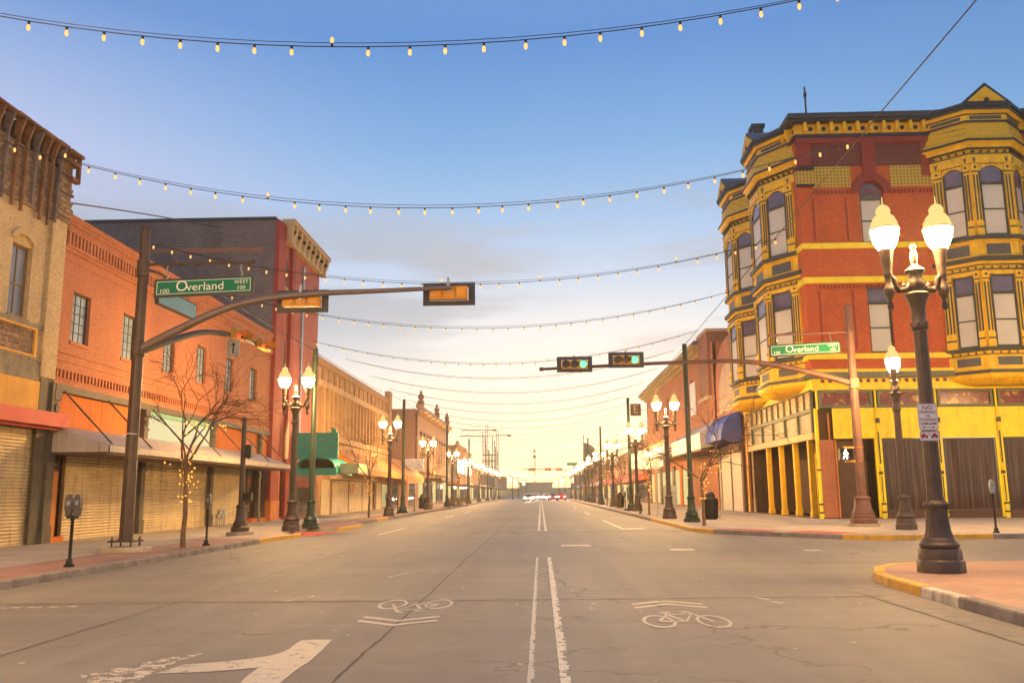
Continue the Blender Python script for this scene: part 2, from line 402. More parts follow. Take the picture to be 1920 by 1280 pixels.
kerb('kerb', [(-9.9, 57.5), (-9.9, 400)], M['kerb'], step=6)
flat('paver_pavement', [[(-11.3, -30), (-9.72, -30), (-9.72, 30.4), (-11.3, 30.4)], [(-11.3, 39.9), (-9.1, 39.9), (-9.1, 44.3), (-10.2, 47.3), (-10.2, 120), (-11.3, 120)]], .152, M['pavers'])
# right far pavement and corner
slab('sidewalk', [(6.3, 36.4), (6.9, 34.4), (8.3, 32.4), (10.3, 29.9), (12, 29.5), (14.7, 29.8), (40, 30.5), (40, 47), (14.9, 47), (14.9, 700), (6.3, 700)], M['walk'])
kerb('kerb', [(6.1, 400), (6.1, 50)], M['kerb'], step=6)
kerb('kerb', [(6.1, 50), (6.1, 36.4), (6.6, 34.6)], M['kerbyellow'], step=2)
kerb('kerb', [(6.6, 34.6), (7.1, 33.6), (8.2, 32.2), (9.9, 29.8)], M['kerb'], z=.154)
kerb('kerb', [(9.9, 29.8), (10.6, 29.3), (12, 29.25), (14.7, 29.6)], M['kerbyellow'], z=.156, step=1.2)
kerb('kerb', [(14.7, 29.6), (40, 30.3)], M['kerb'])
flat('ramp_pavement', [[(6.85, 35.0), (8.35, 32.9), (8.9, 33.5), (7.5, 35.6)], [(8.7, 32.4), (9.9, 30.6), (11.0, 31.3), (9.6, 33.2)]], .1535, M['ramp'])
# near right corner
nose = [(5.72, 13.9), (5.78, 15.3), (5.95, 16.4), (6.35, 17.5), (7.0, 18.3), (8.2, 18.75), (12, 18.95), (40, 19.6)]
slab('sidewalk', [(5.75, -30), (40, -30)] + [(40, 19.5), (12, 18.85)] + [(8.2, 18.6), (7.08, 18.15), (6.45, 17.4), (6.08, 16.35), (5.92, 15.3), (5.86, 13.9)], M['pavers_tan'])
kerb('kerb', [(5.6, -30), (5.62, 10), (5.68, 12.6)], M['kerb'], side=-1, step=2)
kerb('kerb', [(5.68, 12.6), (5.72, 13.9)], M['kerbwhite'], side=-1, z=.153)
kerb('kerb', nose[:5] + [(7.6, 18.6)], M['kerbyellow'], side=-1, z=.153, step=.8)
kerb('kerb', [(7.6, 18.6)] + nose[5:], M['kerb'], side=-1, step=1.5)
flat('gutter_pavement', [[(5.0, -30), (5.62, -30), (5.62, 12), (5.7, 14), (5.75, 15.4), (5.95, 16.6), (6.3, 17.5), (5.75, 17.3), (5.2, 16.3), (5.0, 14.5)]], .004, pm('gutter_concrete', (.20, .18, .15), .8, 0, .35, 3, .3, 40))

# tar joints and cracks
def wobble(x0, y0, x1, y1, w, n, amp, name):
    mb = MB(); P0, P1 = Vector((x0, y0)), Vector((x1, y1)); d = (P1 - P0); nrm = Vector((-d.y, d.x)).normalized(); o = 0; prev = None
    for i in range(n + 1):
        o += random.uniform(-amp, amp); o *= .9; ww = w * random.uniform(.5, 1.4); c = P0 + d * (i / n) + nrm * o
        a, b = c - nrm * ww / 2, c + nrm * ww / 2
        if prev: mb.quad((*prev[0], .004), (*a, .004), (*b, .004), (*prev[1], .004))
        prev = (a, b)
    return struct(mb.build(name, M['joint']))
wobble(-9.3, 13.5, 5.2, 13.95, .042, 160, .016, 'road_line')
wobble(-1.82, 3, -1.92, 60, .026, 300, .014, 'road_line')
wobble(-9.4, 37.4, 6.6, 36.9, .22, 60, .02, 'road_line')
wobble(4.97, -10, 4.97, 14.6, .02, 50, .006, 'road_line')
wobble(-5.6, 3, -5.5, 36, .018, 90, .012, 'road_line')
wobble(5.6, 20.5, 40, 21.2, .03, 60, .01, 'road_line')

# painted markings
def jagged(x, y0, y1, w, amp, step, name, m):
    mb = MB(); y = y0; pw = None
    while y < y1:
        y2 = y + step * random.uniform(.4, 1.5)
        r = w if random.random() > .45 else w * random.uniform(1 - amp, 1.1)
        r2 = max(.03, r + random.uniform(-.015, .015)); l = random.uniform(-.004, .004)
        mb.quad((x + l, y, .005), (x + r, y, .005), (x + r2, y2, .005), (x + l, y2, .005)); y = y2
    return struct(mb.build(name, m))
jagged(-.14, 4, 22.6, .055, .6, .11, 'road_marking', M['paintmid'])
jagged(.145, 4, 22.6, .095, .5, .10, 'road_marking', M['paint'])
for x in (-.155, .135):
    jagged(x, 38, 190, .11, .3, .8, 'road_marking', M['paint'])
def mark(name, polys, m='paint', z=.005): return flat('road_marking', polys, z, M[m])
def strip(pts, w):
    out = []; pts = [Vector(p) for p in pts]
    offs = []
    for i, p in enumerate(pts):
        t = (pts[min(i + 1, len(pts) - 1)] - pts[max(i - 1, 0)]).normalized(); offs.append(Vector((-t.y, t.x)) * w / 2)
    for i in range(len(pts) - 1):
        out.append([tuple(pts[i] - offs[i]), tuple(pts[i + 1] - offs[i + 1]), tuple(pts[i + 1] + offs[i + 1]), tuple(pts[i] + offs[i])])
    return out
mark('turn_arrow', [[(-2.360, 10.147), (-2.556, 10.151), (-2.693, 10.100), (-2.696, 9.873), (-2.674, 9.559), (-2.704, 9.326), (-2.782, 9.134), (-2.947, 8.979), (-3.095, 8.871), (-3.276, 8.792), (-3.454, 8.715), (-3.552, 8.288), (-3.134, 8.355), (-2.895, 8.450), (-2.680, 8.560), (-2.663, 8.206), (-2.615, 7.784), (-2.455, 7.385), (-2.150, 7.382), (-2.277, 7.887), (-2.292, 8.441), (-2.277, 8.857), (-2.304, 9.441)]], 'paintmid')
mark('turn_arrow_head', [[(-3.497, 9.311), (-3.667, 9.239), (-3.868, 8.883), (-4.035, 8.516), (-4.225, 8.249), (-4.026, 7.961), (-3.748, 7.692), (-3.567, 7.794), (-3.588, 8.313), (-3.585, 8.717)]], 'paintworn')
def bike(cx, cy, sx, sy, ang, name):
    R = .165; polys = []
    def T(x, y): a = ang; return (cx + (x * cos(a) - y * sin(a)) * sx, cy + (x * sin(a) + y * cos(a)) * sy)
    def ring(x, y):
        pts = [(x + R * cos(2 * pi * i / 22), y + R * sin(2 * pi * i / 22)) for i in range(23)]; polys.extend(strip(pts, .035))
    ring(-.30, 0); ring(.30, 0)
    for s in ([(-.30, 0), (-.14, .2), (.15, .22), (.0, .0), (-.30, 0)], [(-.14, .2), (0, 0)], [(.30, 0), (.13, .28)], [(-.2, .26), (-.08, .26)], [(-.14, .2), (-.15, .26)], [(.13, .28), (.06, .29)]): polys.extend(strip(s, .035))
    for k in (.44, .56): polys.extend(strip([(-.45, k), (0, k + .13), (.45, k)], .05))
    return mark(name, [[T(*p) for p in q] for q in polys], 'paintmid')
bike(1.80, 11.45, 1.13, 3.0, 0, 'bicycle_symbol'); bike(-1.86, 13.3, 1.13, 3.0, pi, 'bicycle_symbol')
mark('lane_line', [[(-6.62, 35.8), (-6.50, 35.8), (-6.42, 42.8), (-6.54, 42.8)], [(3.52, 39.3), (3.66, 39.3), (3.66, 52), (3.52, 52)], [(3.7, 39.2), (3.7, 40.0), (4.6, 40.4), (4.6, 39.6)]])
mark('parking_line', [[(-6.55, 60), (-6.42, 60), (-6.42, 66), (-6.55, 66)], [(-6.55, 76), (-6.42, 76), (-6.42, 82), (-6.55, 82)], [(3.52, 66), (3.66, 66), (3.66, 74), (3.52, 74)], [(3.52, 90), (3.66, 90), (3.66, 98), (3.52, 98)]])
mark('cross_street_dash', [[(.6, 27.3), (1.5, 27.2), (1.5, 27.9), (.6, 28.0)], [(3.6, 25.0), (4.25, 24.95), (4.25, 25.5), (3.6, 25.55)], [(7.1, 24.3), (7.55, 24.3), (7.55, 24.8), (7.1, 24.8)]])
mark('faint_stroke', strip([(-8.5, 13.0), (-6.9, 13.25)], .12) + strip([(-4.0, 13.6), (-3.6, 14.5)], .07) + strip([(-3.0, 17.5), (-2.7, 18.8)], .07) + strip([(3.2, 14.2), (3.45, 13.2)], .09), 'paintworn')
mb = MB()
for i in range(60):   # flecks of paint, gum and grit on the road
    x, y = random.uniform(-6, 5.4), random.uniform(7, 22); r = random.uniform(.012, .04)
    mb.quad(*[(x + r * random.uniform(.5, 1.2) * cos(a), y + r * 1.6 * random.uniform(.5, 1.2) * sin(a), .006) for a in (0, 1.2, 2.4, 3.6, 5)])
struct(mb.build('road_marking', M['paintworn']))
# ================================================================== street lamps (twin globes on a fluted post)
M['brass'] = pm('lamp_ring_brass', (.30, .17, .05), .5, .3)
def lamp_post(name, label, group, mat, arms=2):
    t = thing(name, label, 'street lamp', (0, 0, 0), group)
    b = MB()
    b.lathe(0, 0, 0, [(.40, 0), (.40, .19), (.385, .21), (.365, .23), (.355, .40), (.34, .42)], 8, 0, smooth=False, rot=pi / 8)
    b.lathe(0, 0, .42, [(.30, 0), (.335, .03), (.335, .07), (.30, .10), (.285, .13), (.275, .16), (.25, .18)], 24)
    b.lathe(0, 0, .60, [(.25, 0), (.215, .12), (.195, .28), (.185, .48), (.185, .52)], 32, 0, .05, False)
    b.lathe(0, 0, 1.12, [(.20, 0), (.215, .03), (.215, .07), (.19, .10), (.16, .13)], 24)
    for i in range(4):
        a = pi / 4 + i * pi / 2; b.lathe(.20 * cos(a), .20 * sin(a), 1.09, [(.03, 0), (.05, .05), (.045, .1), (.0, .14)], 8)
    b.build('base', mat, t)
    s = MB(); s.lathe(0, 0, 1.24, [(.148, 0), (.140, .1), (.118, 3.1), (.118, 3.14)], 24, 0, .07, False)
    s.lathe(0, 0, 4.36, [(.12, 0), (.15, .03), (.155, .07), (.15, .12), (.13, .15), (.128, .42), (.145, .46), (.15, .5), (.175, .58), (.215, .64), (.225, .69), (.19, .72), (.12, .74)], 24)
    for i in range(6):
        a = i * pi / 3; s.lathe(.145 * cos(a), .145 * sin(a), 4.44, [(.0, 0), (.03, .02), (.03, .06), (0, .08)], 6)
    s.build('shaft', mat, t)
    c = MB()
    c.lathe(0, 0, 5.08, [(.10, 0), (.13, .05), (.16, .12), (.16, .2), (.12, .28), (.11, .36), (.13, .40)], 16)
    c.lathe(0, 0, 5.47, [(.17, 0), (.19, .03), (.175, .05), (.11, .10), (.06, .14), (.05, .17)], 16)
    c.lathe(0, 0, 5.64, [(.05, 0), (.065, .03), (.06, .06), (.075, .12), (.05, .24), (.035, .27), (.06, .31), (.06, .35), (.03, .38), (0, .39)], 12)
    c.build('finial', mat, t)
    xs = (-.5, .5) if arms == 2 else (0,)
    for x in xs:
        g = 1 if x > 0 else -1
        a = MB()
        a.tube([(g * .10, 0, 5.22), (g * .2, 0, 5.14), (g * .32, 0, 5.13), (g * .38, 0, 5.22), (g * .40, 0, 5.34), (g * .45, 0, 5.40), (g * .5, 0, 5.36)], [.075, .07, .06, .055, .055, .05, .045], 10)
        a.lathe(g * .22, 0, 5.14, [(.0, 0), (.045, .03), (.055, .09), (0, .16)], 8)
        a.lathe(x, 0, 4.74, [(0, 0), (.045, .03), (.06, .08), (.045, .14), (.03, .18), (.05, .24), (.09, .32), (.10, .40), (.085, .46), (.065, .50), (.062, .62), (.075, .66), (.08, .72), (.075, .76), (.09, .86), (.12, 1.12), (.135, 1.18)], 16)
        a.build('arm', mat, t)
        gl = MB(); gl.lathe(x, 0, 5.915, [(.125, 0), (.165, .06), (.215, .17), (.245, .30), (.252, .384)], 16); gl.build('globe', M['globe'], t)
        rg = MB(); rg.lathe(x, 0, 6.300, [(.262, 0), (.274, .004), (.274, .026), (.262, .03)], 16); rg.build('globe_ring', M['brass'], t)
        gt = MB(); gt.lathe(x, 0, 6.331, [(.256, 0), (.258, .03), (.25, .05), (.235, .12), (.19, .22), (.135, .27), (.125, .30), (.135, .345), (.12, .40), (.075, .45), (.03, .47), (.012, .50), (.01, .62), (0, .64)], 16)
        gt.build('globe_dome', M['globetop'], t)
    return t
LG = 'twin-globe street lamps along the road'
lp = lamp_post('street_lamp', 'brown twin-globe street lamp standing on the brick-paved corner, carrying the parking sign', LG, M['iron'])
lp.location = (7.1, 16.25, .15); ABS[lp.name] = (7.1, 16.25, .15)
dup(lp, (13.5, 33.5, .15), 'brown street lamp with overlapping globes before the yellow corner building', rz=radians(68))
ord_ = ['', 'second', 'third', 'fourth', 'fifth', 'sixth', 'seventh', 'eighth', 'ninth', 'tenth']
LY = [36.4, 59.8, 83, 106, 129, 152, 176, 200, 226]
LLab = ['brown street lamp beside the dark green pole near the teal awning', 'street lamp beyond a lit bare tree, before the tan finned building',
        'street lamp by the black bin, before the pale ornate facade', 'street lamp just past the wooden benches']
for i, y in enumerate(LY):
    dup(lp, (-10.25 if i < 2 else -10.6, y, .15), LLab[i] if i < 4 else 'distant street lamp, %s along its kerb past the teal awning' % ord_[i], rz=radians(3 * i))
RY = [48.9, 68.5, 91, 111, 127, 146, 166, 190, 216]
RLab = ['brown street lamp between the grey mailbox and the glowing marquee', 'street lamp standing beside the green pole near the red awning', 'street lamp just past the red awning']
for i, y in enumerate(RY):
    dup(lp, (7.0 if i < 1 else 7.4, y, .15), RLab[i] if i < 3 else 'distant street lamp, %s along its kerb past the grey mailbox' % ord_[i], rz=radians(-4 * i))
dup(lp, (-10.3, 11.5, .15), 'brown street lamp before the cream brick building', rz=0)
dup(lp, (27.5, 33.8, .15), 'brown street lamp further down the side street', rz=0)

# ================================================================== tall green utility poles
def util_pole(label, loc, h, name='utility_pole'):
    t = thing(name, label, 'utility pole', loc, 'dark green poles holding the string lights')
    b = MB(); b.lathe(0, 0, 0, [(.42, 0), (.42, .08), (.40, .1), (.40, .17), (.33, .2), (.34, .26), (.30, .30)], 8, 0, smooth=False, rot=pi / 8)
    b.lathe(0, 0, .3, [(.27, 0), (.31, .05), (.30, .12), (.24, .18), (.20, .30), (.18, .55), (.17, .78), (.2, .82), (.2, .88), (.16, .92)], 20); 
    for k in range(len(b.v)): b.v[k] = (b.v[k][0], b.v[k][1], b.v[k][2])
    o = b.build('base', M['green']); o.parent = t
    s = MB(); s.lathe(0, 0, 1.2, [(.15, 0), (.13, .2), (.115, h - 1.25), (.118, h - 1.2), (.1, h - 1.18)], 16, 0, .05, False)
    s.lathe(0, 0, h - .5, [(.12, 0), (.13, .02), (.13, .06), (.12, .08)], 16)
    o = s.build('shaft', M['green']); o.parent = t
    return t
for lab, x, y, h in (('dark green pole beside the twin-globe lamp near the teal awning', -10.15, 39, 8.0), ('dark green pole before the tan building with fins', -10.85, 69.6, 8.9), ('dark green pole near the wooden benches', -10.6, 100, 9.2), ('dark green pole beyond the wooden benches', -10.6, 131, 9.4),
                     ('dark green pole beside the grey mailbox and twig tree', 7.28, 43.4, 8.7), ('dark green pole near the red awning shops', 7.1, 70.4, 8.9), ('dark green pole past the red awning', 7.4, 108, 9.4), ('dark green pole second past the red awning', 7.6, 140, 10)):
    util_pole(lab, (x, y, .15), h)

# ================================================================== traffic signals
def head(parent, c, face, along, lit, back=True, visor=True, lens=None):
    """horizontal three-light head: face = direction the lenses look, along = direction from red to green"""
    F = Fr(c, along, face)
    e = .74
    h = MB()
    for i in range(3):
        u = (i - 1) * .36; h.fb(F, u - .175, u + .175, -.18, .18, -.22, .0)
        h.fb(F, u - .13, u + .13, -.13, .13, -.26, -.22)
    for i in range(3):
        u = (i - 1) * .36; n = 12
        ring = [(u + .15 * cos(q), .15 * sin(q)) for q in [radians(-20 + 220 * j / n) for j in range(n + 1)]]
        for (a0, b0), (a1, b1) in zip(ring, ring[1:]):
            P = F.p; h.add([P(a0, b0, .002), P(a1, b1, .002), P(a1, b1, .26), P(a0, b0, .26)], [(0, 1, 2, 3)], 0)
    o = h.build('signal_head', M['yellow_sig'], parent)
    if back:
        bp = MB(); bp.fwall(F, -.74, .74, -.33, .33, [(-.55, .55, -.19, .19)], .012)
        bp.fwall(Fr(F.p(0, 0, -.012), -F.u, -F.n), -.74, .74, -.33, .33, [(-.55, .55, -.19, .19)], .001)
        b2 = bp.build('backplate', M['backplate']); b2.parent = o; b2.location = (0, 0, 0)
        pb = ABS[parent.name]; b2.data.transform(Matrix.Translation((-pb[0], -pb[1], -pb[2])))
    for i, k in enumerate(('r', 'y', 'g')):
        l = MB(); u = (i - 1) * .36; l.disc(F, u, 0, .145, .0, .025, 16)
        mm = M['lens_green'] if (lit == 'g' and k == 'g') else M['lens_red'] if (lit == 'r' and k == 'r') else M['lens_off']
        q = l.build('lens', mm); q.parent = o; pb = ABS[parent.name]; q.data.transform(Matrix.Translation((-pb[0], -pb[1], -pb[2])))
    # clamp on the arm
    cl = MB(); cl.fb(F, -.04, .04, -.04, .30, -.30, -.2); cl.fb(F, -.03, .03, .2, .42, -.29, -.22)
    q = cl.build('bracket', M['galv']); q.parent = o; pb = ABS[parent.name]; q.data.transform(Matrix.Translation((-pb[0], -pb[1], -pb[2])))
    return o
def smooth_pts(pts, n=5):
    P = [Vector(p) for p in pts]; out = []
    for i in range(len(P) - 1):
        p0, p1, p2, p3 = P[max(i - 1, 0)], P[i], P[i + 1], P[min(i + 2, len(P) - 1)]
        for j in range(n):
            t = j / n; out.append(.5 * ((2 * p1) + (p2 - p0) * t + (2 * p0 - 5 * p1 + 4 * p2 - p3) * t * t + (3 * p1 - p0 - 3 * p2 + p3) * t ** 3))
    out.append(P[-1]); return out
def fluted_pole(mb, x, y, z0, z1, r0, r1): mb.lathe(x, y, z0, [(r0, 0), (r1, z1 - z0 - .06), (r1 * 1.12, z1 - z0 - .05), (r1 * 1.12, z1 - z0 - .01), (r1 * .7, z1 - z0)], 24, 0, .07, False)
# left mast
X0, Y0 = -11.2, 23.8
t = thing('traffic_signal', 'tall dark signal pole on round concrete pad, mast arm showing two signal backs', 'traffic signal', (X0, Y0, .15))
b = MB(); fluted_pole(b, X0, Y0, .42, 9.2, .18, .13); b.lathe(X0, Y0, 5.45, [(.17, 0), (.19, .03), (.19, .37), (.17, .4)], 16); b.lathe(X0, Y0, 7.7, [(.15, 0), (.175, .03), (.175, .5), (.15, .52)], 16); b.build('pole', M['iron'], t)
b = MB(); b.box(X0 - .34, X0 + .34, Y0 - .34, Y0 + .34, .40, .44)
for sx in (-.26, .26):
    for sy in (-.26, .26): b.lathe(X0 + sx, Y0 + sy, .27, [(.025, 0), (.025, .14), (.045, .14), (.045, .2), (.02, .21), (.02, .27)], 8)
b.lathe(X0, Y0, .44, [(.24, 0), (.2, .05)], 20); b.build('base_plate', M['iron'], t)
b = MB(); b.lathe(X0, Y0, .148, [(.68, 0), (.68, .1), (.66, .125), (0, .13)], 28, smooth=False); b.build('concrete_pad', pm('pad_concrete', (.42, .36, .25), .85, 0, .3, 3, .3), t)
b = MB(); b.tube(smooth_pts([(X0, Y0, 5.62), (-10.16, Y0, 6.16), (-8.83, Y0, 6.76), (-7.63, Y0, 7.05), (-6.12, Y0, 7.17), (-4.61, Y0, 7.21), (-2.40, Y0, 7.28)]), [.135 - .0026 * i for i in range(31)], 12); b.build('mast_arm', pm('grey_mast_arm', (.17, .13, .12), .5, .3, .2, 3), t)
head(t, (-6.70, Y0 + .36, 7.03), (0, 1, 0), (-1, 0, 0), None); head(t, (-2.52, Y0 + .36, 7.17), (0, 1, 0), (-1, 0, 0), None)
b = MB(); b.tube(smooth_pts([(X0, Y0 + .1, 5.62), (X0, 26, 6.3), (X0, 28.5, 7.0), (X0, 31, 7.35), (X0, 33.5, 7.5), (X0, 35.6, 7.58)]), [.12 - .002 * i for i in range(26)], 10); b.build('mast_arm', pm('dull_dark_arm', (.05, .048, .055), .85, 0, .2, 3), t)
head(t, (X0 + .3, 31.3, 7.40), (1, 0, 0), (0, 1, 0), 'r', False); head(t, (X0 + .3, 34.2, 7.52), (1, 0, 0), (0, 1, 0), 'r', False)
b = MB(); b.tube([(X0, Y0, 8.09), (-8.05, Y0, 8.11)], .045, 8); b.lathe(-8.05, Y0, 8.05, [(.06, 0), (.06, .12)], 8); b.build('sign_bar', M['iron'], t)
b = MB(); b.tube([(X0 - .2, Y0 - .16, 3.2), (X0 - .05, Y0 - .2, 3.3), (X0 + .17, Y0 - .12, 3.28)], .012, 5); b.build('cable_tie', M['white'], t)
# right mast
X1, Y1 = 13.1, 36.7
t2 = thing('traffic_signal', 'red-brown signal pole before the yellow corner, mast arm with two green lights', 'traffic signal', (X1, Y1, .15))
b = MB(); fluted_pole(b, X1, Y1, 1.3, 9.3, .19, .15); b.lathe(X1, Y1, 5.75, [(.18, 0), (.24, .04), (.24, .44), (.18, .48)], 4, smooth=False, rot=pi / 4); b.lathe(X1, Y1, 7.8, [(.16, 0), (.18, .02), (.18, .4), (.16, .42)], 16); b.build('pole', M['iron_red'], t2)
b = MB(); b.lathe(X1, Y1, .26, [(.52, 0), (.52, .16), (.47, .2), (.47, .34), (.42, .38), (.43, .44), (.38, .5)], 8, smooth=False, rot=pi / 8); b.lathe(X1, Y1, .76, [(.38, 0), (.33, .2), (.30, .45), (.33, .47), (.33, .53), (.24, .58), (.2, .62)], 20); b.build('base', M['iron_red'], t2)
b = MB(); b.lathe(X1, Y1, .148, [(.62, 0), (.62, .11), (0, .112)], 24, smooth=False); b.build('concrete_pad', bpy.data.materials['pad_concrete'], t2)
b = MB(); b.tube(smooth_pts([(X1, Y1, 5.97), (11.37, Y1, 6.46), (9.84, Y1, 6.80), (8.73, Y1, 6.95), (7.4, Y1, 6.99), (4.49, Y1, 6.92), (.1, Y1, 6.75)]), [.135 - .0025 * i for i in range(31)], 12); b.lathe(.1, Y1, 6.68, [(.09, 0), (.09, .14)], 8); b.build('mast_arm', M['iron_red'], t2)
head(t2, (1.49, Y1 - .32, 6.89), (0, -1, 0), (1, 0, 0), 'g'); head(t2, (3.65, Y1 - .32, 7.05), (0, -1, 0), (1, 0, 0), 'g')
b = MB(); b.tube([(X1, Y1, 8.17), (9.73, Y1, 8.06)], .045, 8); b.lathe(9.75, Y1, 8.0, [(.06, 0), (.06, .12)], 8); b.build('sign_bar', M['iron_red'], t2)
# pedestrian signal, walking figure lit
b = MB(); F = Fr((12.53, Y1 - .1, 3.05), (1, 0, 0), (0, -1, 0))
b.fb(F, -.24, .24, -.24, .24, -.2, 0); b.fb(F, -.27, .27, .2, .245, 0, .16); b.fb(F, -.27, -.235, -.2, .2, 0, .14); b.fb(F, .235, .27, -.2, .2, 0, .14)
ph = b.build('pedestrian_signal', M['black'], t2)
b = MB()
for z in (-.28, .28): b.fb(F, .0, .5, z - .035, z + .035, -.14, -.06); b.tube([(X1 - .2, Y1, 3.05 + z), (X1, Y1 - .22, 3.05 + z), (X1 + .2, Y1, 3.05 + z), (X1, Y1 + .2, 3.05 + z), (X1 - .2, Y1, 3.05 + z)], .015, 5, 0)
q = b.build('bracket', M['yellow_sig']); q.parent = ph; q.data.transform(Matrix.Translation((-X1, -Y1, -.15)))
b = MB(); b.disc(F, .01, .165, .035, .002, .01)
for pts, w in (([(.01, .13), (.0, -.01)], .07), ([(.0, -.01), (.06, -.09), (.05, -.19)], .04), ([(0, -.01), (-.05, -.1), (-.1, -.18)], .04), ([(.02, .11), (.09, .03), (.10, -.01)], .028), ([(0, .11), (-.07, .05), (-.08, -.0)], .028)):
    for s_ in strip(pts, w): b.fpoly(F, s_, .002, .008)
q = b.build('walking_figure', emis('walk_white', (1, .96, .9), 8)); q.parent = ph; q.data.transform(Matrix.Translation((-X1, -Y1, -.15)))

# ================================================================== hanging street signs
def street_sign(label, c, w, h, tilt, bar_z, extra=None):
    t = thing('street_sign', label, 'street sign', c, 'green street signs hanging from signal poles')
    F = Fr(c, (1, 0, tilt), (0, -1, 0))
    b = MB(); b.fb(F, -w / 2, w / 2, -h / 2, h / 2, -.08, 0)
    o = b.build('frame', M['backplate'], t)
    b = MB(); b.fb(F, -w / 2 + .05, w / 2 - .05, -h / 2 + .05, h / 2 - .05, 0, .012); b.build('panel', M['signgreen'], t)
    b = MB(); W2, H2, k = w / 2 - .075, h / 2 - .075, .014
    for a in ((-W2, W2, -H2, -H2 + k), (-W2, W2, H2 - k, H2), (-W2, -W2 + k, -H2 + k, H2 - k), (W2 - k, W2, -H2 + k, H2 - k)): b.fb(F, *a, .012, .015)
    b.build('border', M['white'], t)
    b = MB(); text_mb(b, 'O', F, -.62 * w / 2.83, .02, .44, 0, .018, align='CENTER'); text_mb(b, 'verland', F, -.50 * w / 2.83 + .01, -.012, .33, 0, .018, align='LEFT', sx=1.10)
    text_mb(b, '100', F, -w / 2 + .30, -.10, .17, 0, .018, sx=1.15); text_mb(b, 'WEST', F, w / 2 - .34, .078, .15, 0, .018, sx=1.05); text_mb(b, '100', F, w / 2 - .34, -.088, .15, 0, .018, sx=1.15)
    b.build('lettering', M['white'], t, fixn=False)
    b = MB()
    for u in (-w * .38, w * .37):
        b = MB(); x, y, z = F.p(u, h / 2, -.04); b.tube([(x, y, z), (x + .03, y, z + .1), (x - .03, y, z + .2), (x, y, bar_z)], .018, 6); b.build('hanger', M['galv'], t)
street_sign('green hanging street sign on the tall pole with two signal backs', (-9.44, 23.8, 7.43), 2.83, .52, .03, 8.09)
street_sign('green hanging street sign before the yellow corner building', (11.2, 36.7, 7.46), 2.98, .52, .045, 8.1)
# cross-street sign seen edge-on behind the left pole
t = thing('cross_street_sign', 'blue-backed street sign seen nearly edge-on behind the tall signal pole', 'street sign', (-10.95, 25.6, 7.3))
F = Fr((-10.95, 24.2, 7.3), (0, 1, .02), (1, 0, 0)); b = MB(); b.fb(F, 0, 2.8, -.26, .26, -.05, .05); b.build('frame', M['backplate'], t)
b = MB(); b.fb(F, .05, 2.75, -.21, .21, .05, .056); b.build('panel', pm('sign_face_teal', (.10, .34, .38), .4), t)
b = MB(); [b.tube([(-10.95, y, 7.55), (-10.95, y, 7.95)], .015, 5) for y in (24.6, 26.4)]; b.tube([(-11.2, 23.8, 7.98), (-10.95, 24.2, 7.95), (-10.95, 27, 8.0)], .035, 6); b.build('hanger', M['iron'], t)
# no-parking sign on the near lamp
t = thing('parking_sign', 'white no-parking sign with red lettering strapped to the lamp post on the brick corner', 'parking sign', (7.02, 16.08, 2.45))
F = Fr((7.02, 16.07, 0), (1, 0, .0), (0, -1, 0))
def plate(name, z0, z1):
    b = MB(); r = .04; W2 = .175; pts = []
    for cx, cz, a0 in ((W2 - r, z1 - r, 0), (-W2 + r, z1 - r, 90), (-W2 + r, z0 + r, 180), (W2 - r, z0 + r, 270)): pts += [(cx + r * cos(radians(a0 + q)), cz + r * sin(radians(a0 + q))) for q in (0, 30, 60, 90)]
    b.fpoly(F, pts, 0, .006); p = b.build(name, M['white'], t)
    b = MB(); k = .008
    inn = [(u * .93, (z - (z0 + z1) / 2) * (1 - .024 / (z1 - z0)) + (z0 + z1) / 2) for u, z in pts]; out = [(u * .965, (z - (z0 + z1) / 2) * (1 - .012 / (z1 - z0)) + (z0 + z1) / 2) for u, z in pts]
    n = len(pts)
    b.add([F.p(u, z, .009) for u, z in inn + out], [(i, (i + 1) % n, n + (i + 1) % n, n + i) for i in range(n)]); b.build('border', M['signred'], t, fixn=False)
plate('upper_plate', 2.65, 3.13); plate('lower_plate', 2.46, 2.63)
b = MB()
for txt, z, s, sx in (('NO', 3.055, .10, 1.2), ('PARKING', 2.975, .068, 1.0), ('OR', 2.905, .06, 1.1), ('STANDING', 2.84, .062, .95), ('2AM-6AM', 2.77, .07, .95)): text_mb(b, txt, F, 0, z, s, 0, .010, sx=sx, bold=.0012)
b.fb(F, -.07, .07, 2.698, 2.706, .006, .010); b.fpoly(F, [(-.11, 2.702), (-.07, 2.722), (-.07, 2.682)], .006, .010); b.fpoly(F, [(.11, 2.702), (.07, 2.722), (.07, 2.682)], .006, .010)
for s in (-1, 1):   # tow-away symbol: a tow truck pulling a car
    b.fpoly(F, [(s * .15, 2.525), (s * .15, 2.555), (s * .13, 2.565), (s * .115, 2.595), (s * .075, 2.595), (s * .05, 2.565), (s * .02 + .01, 2.56), (s * .02 + .01, 2.53)] if s > 0 else [(-.15, 2.525), (-.15, 2.57), (-.125, 2.575), (-.11, 2.595), (-.085, 2.59), (-.07, 2.56), (-.035, 2.55), (-.035, 2.525)], .006, .010)
    for u in (.05, .12): b.disc(F, s * u, 2.522, .018, .006, .010, 10)
for s_ in strip([(-.05, 2.56), (-.005, 2.60), (.02, 2.55)], .01): b.fpoly(F, s_, .006, .010)
b.build('lettering', M['signred'], t, fixn=False)
b = MB()
for z in (2.72, 3.05): b.tube([(7.02 + .155 * cos(a) + .08, 16.25 + .155 * sin(a), z) for a in [2 * pi * i / 14 for i in range(15)]], .008, 4)
b.build('strap', M['galv'], t)

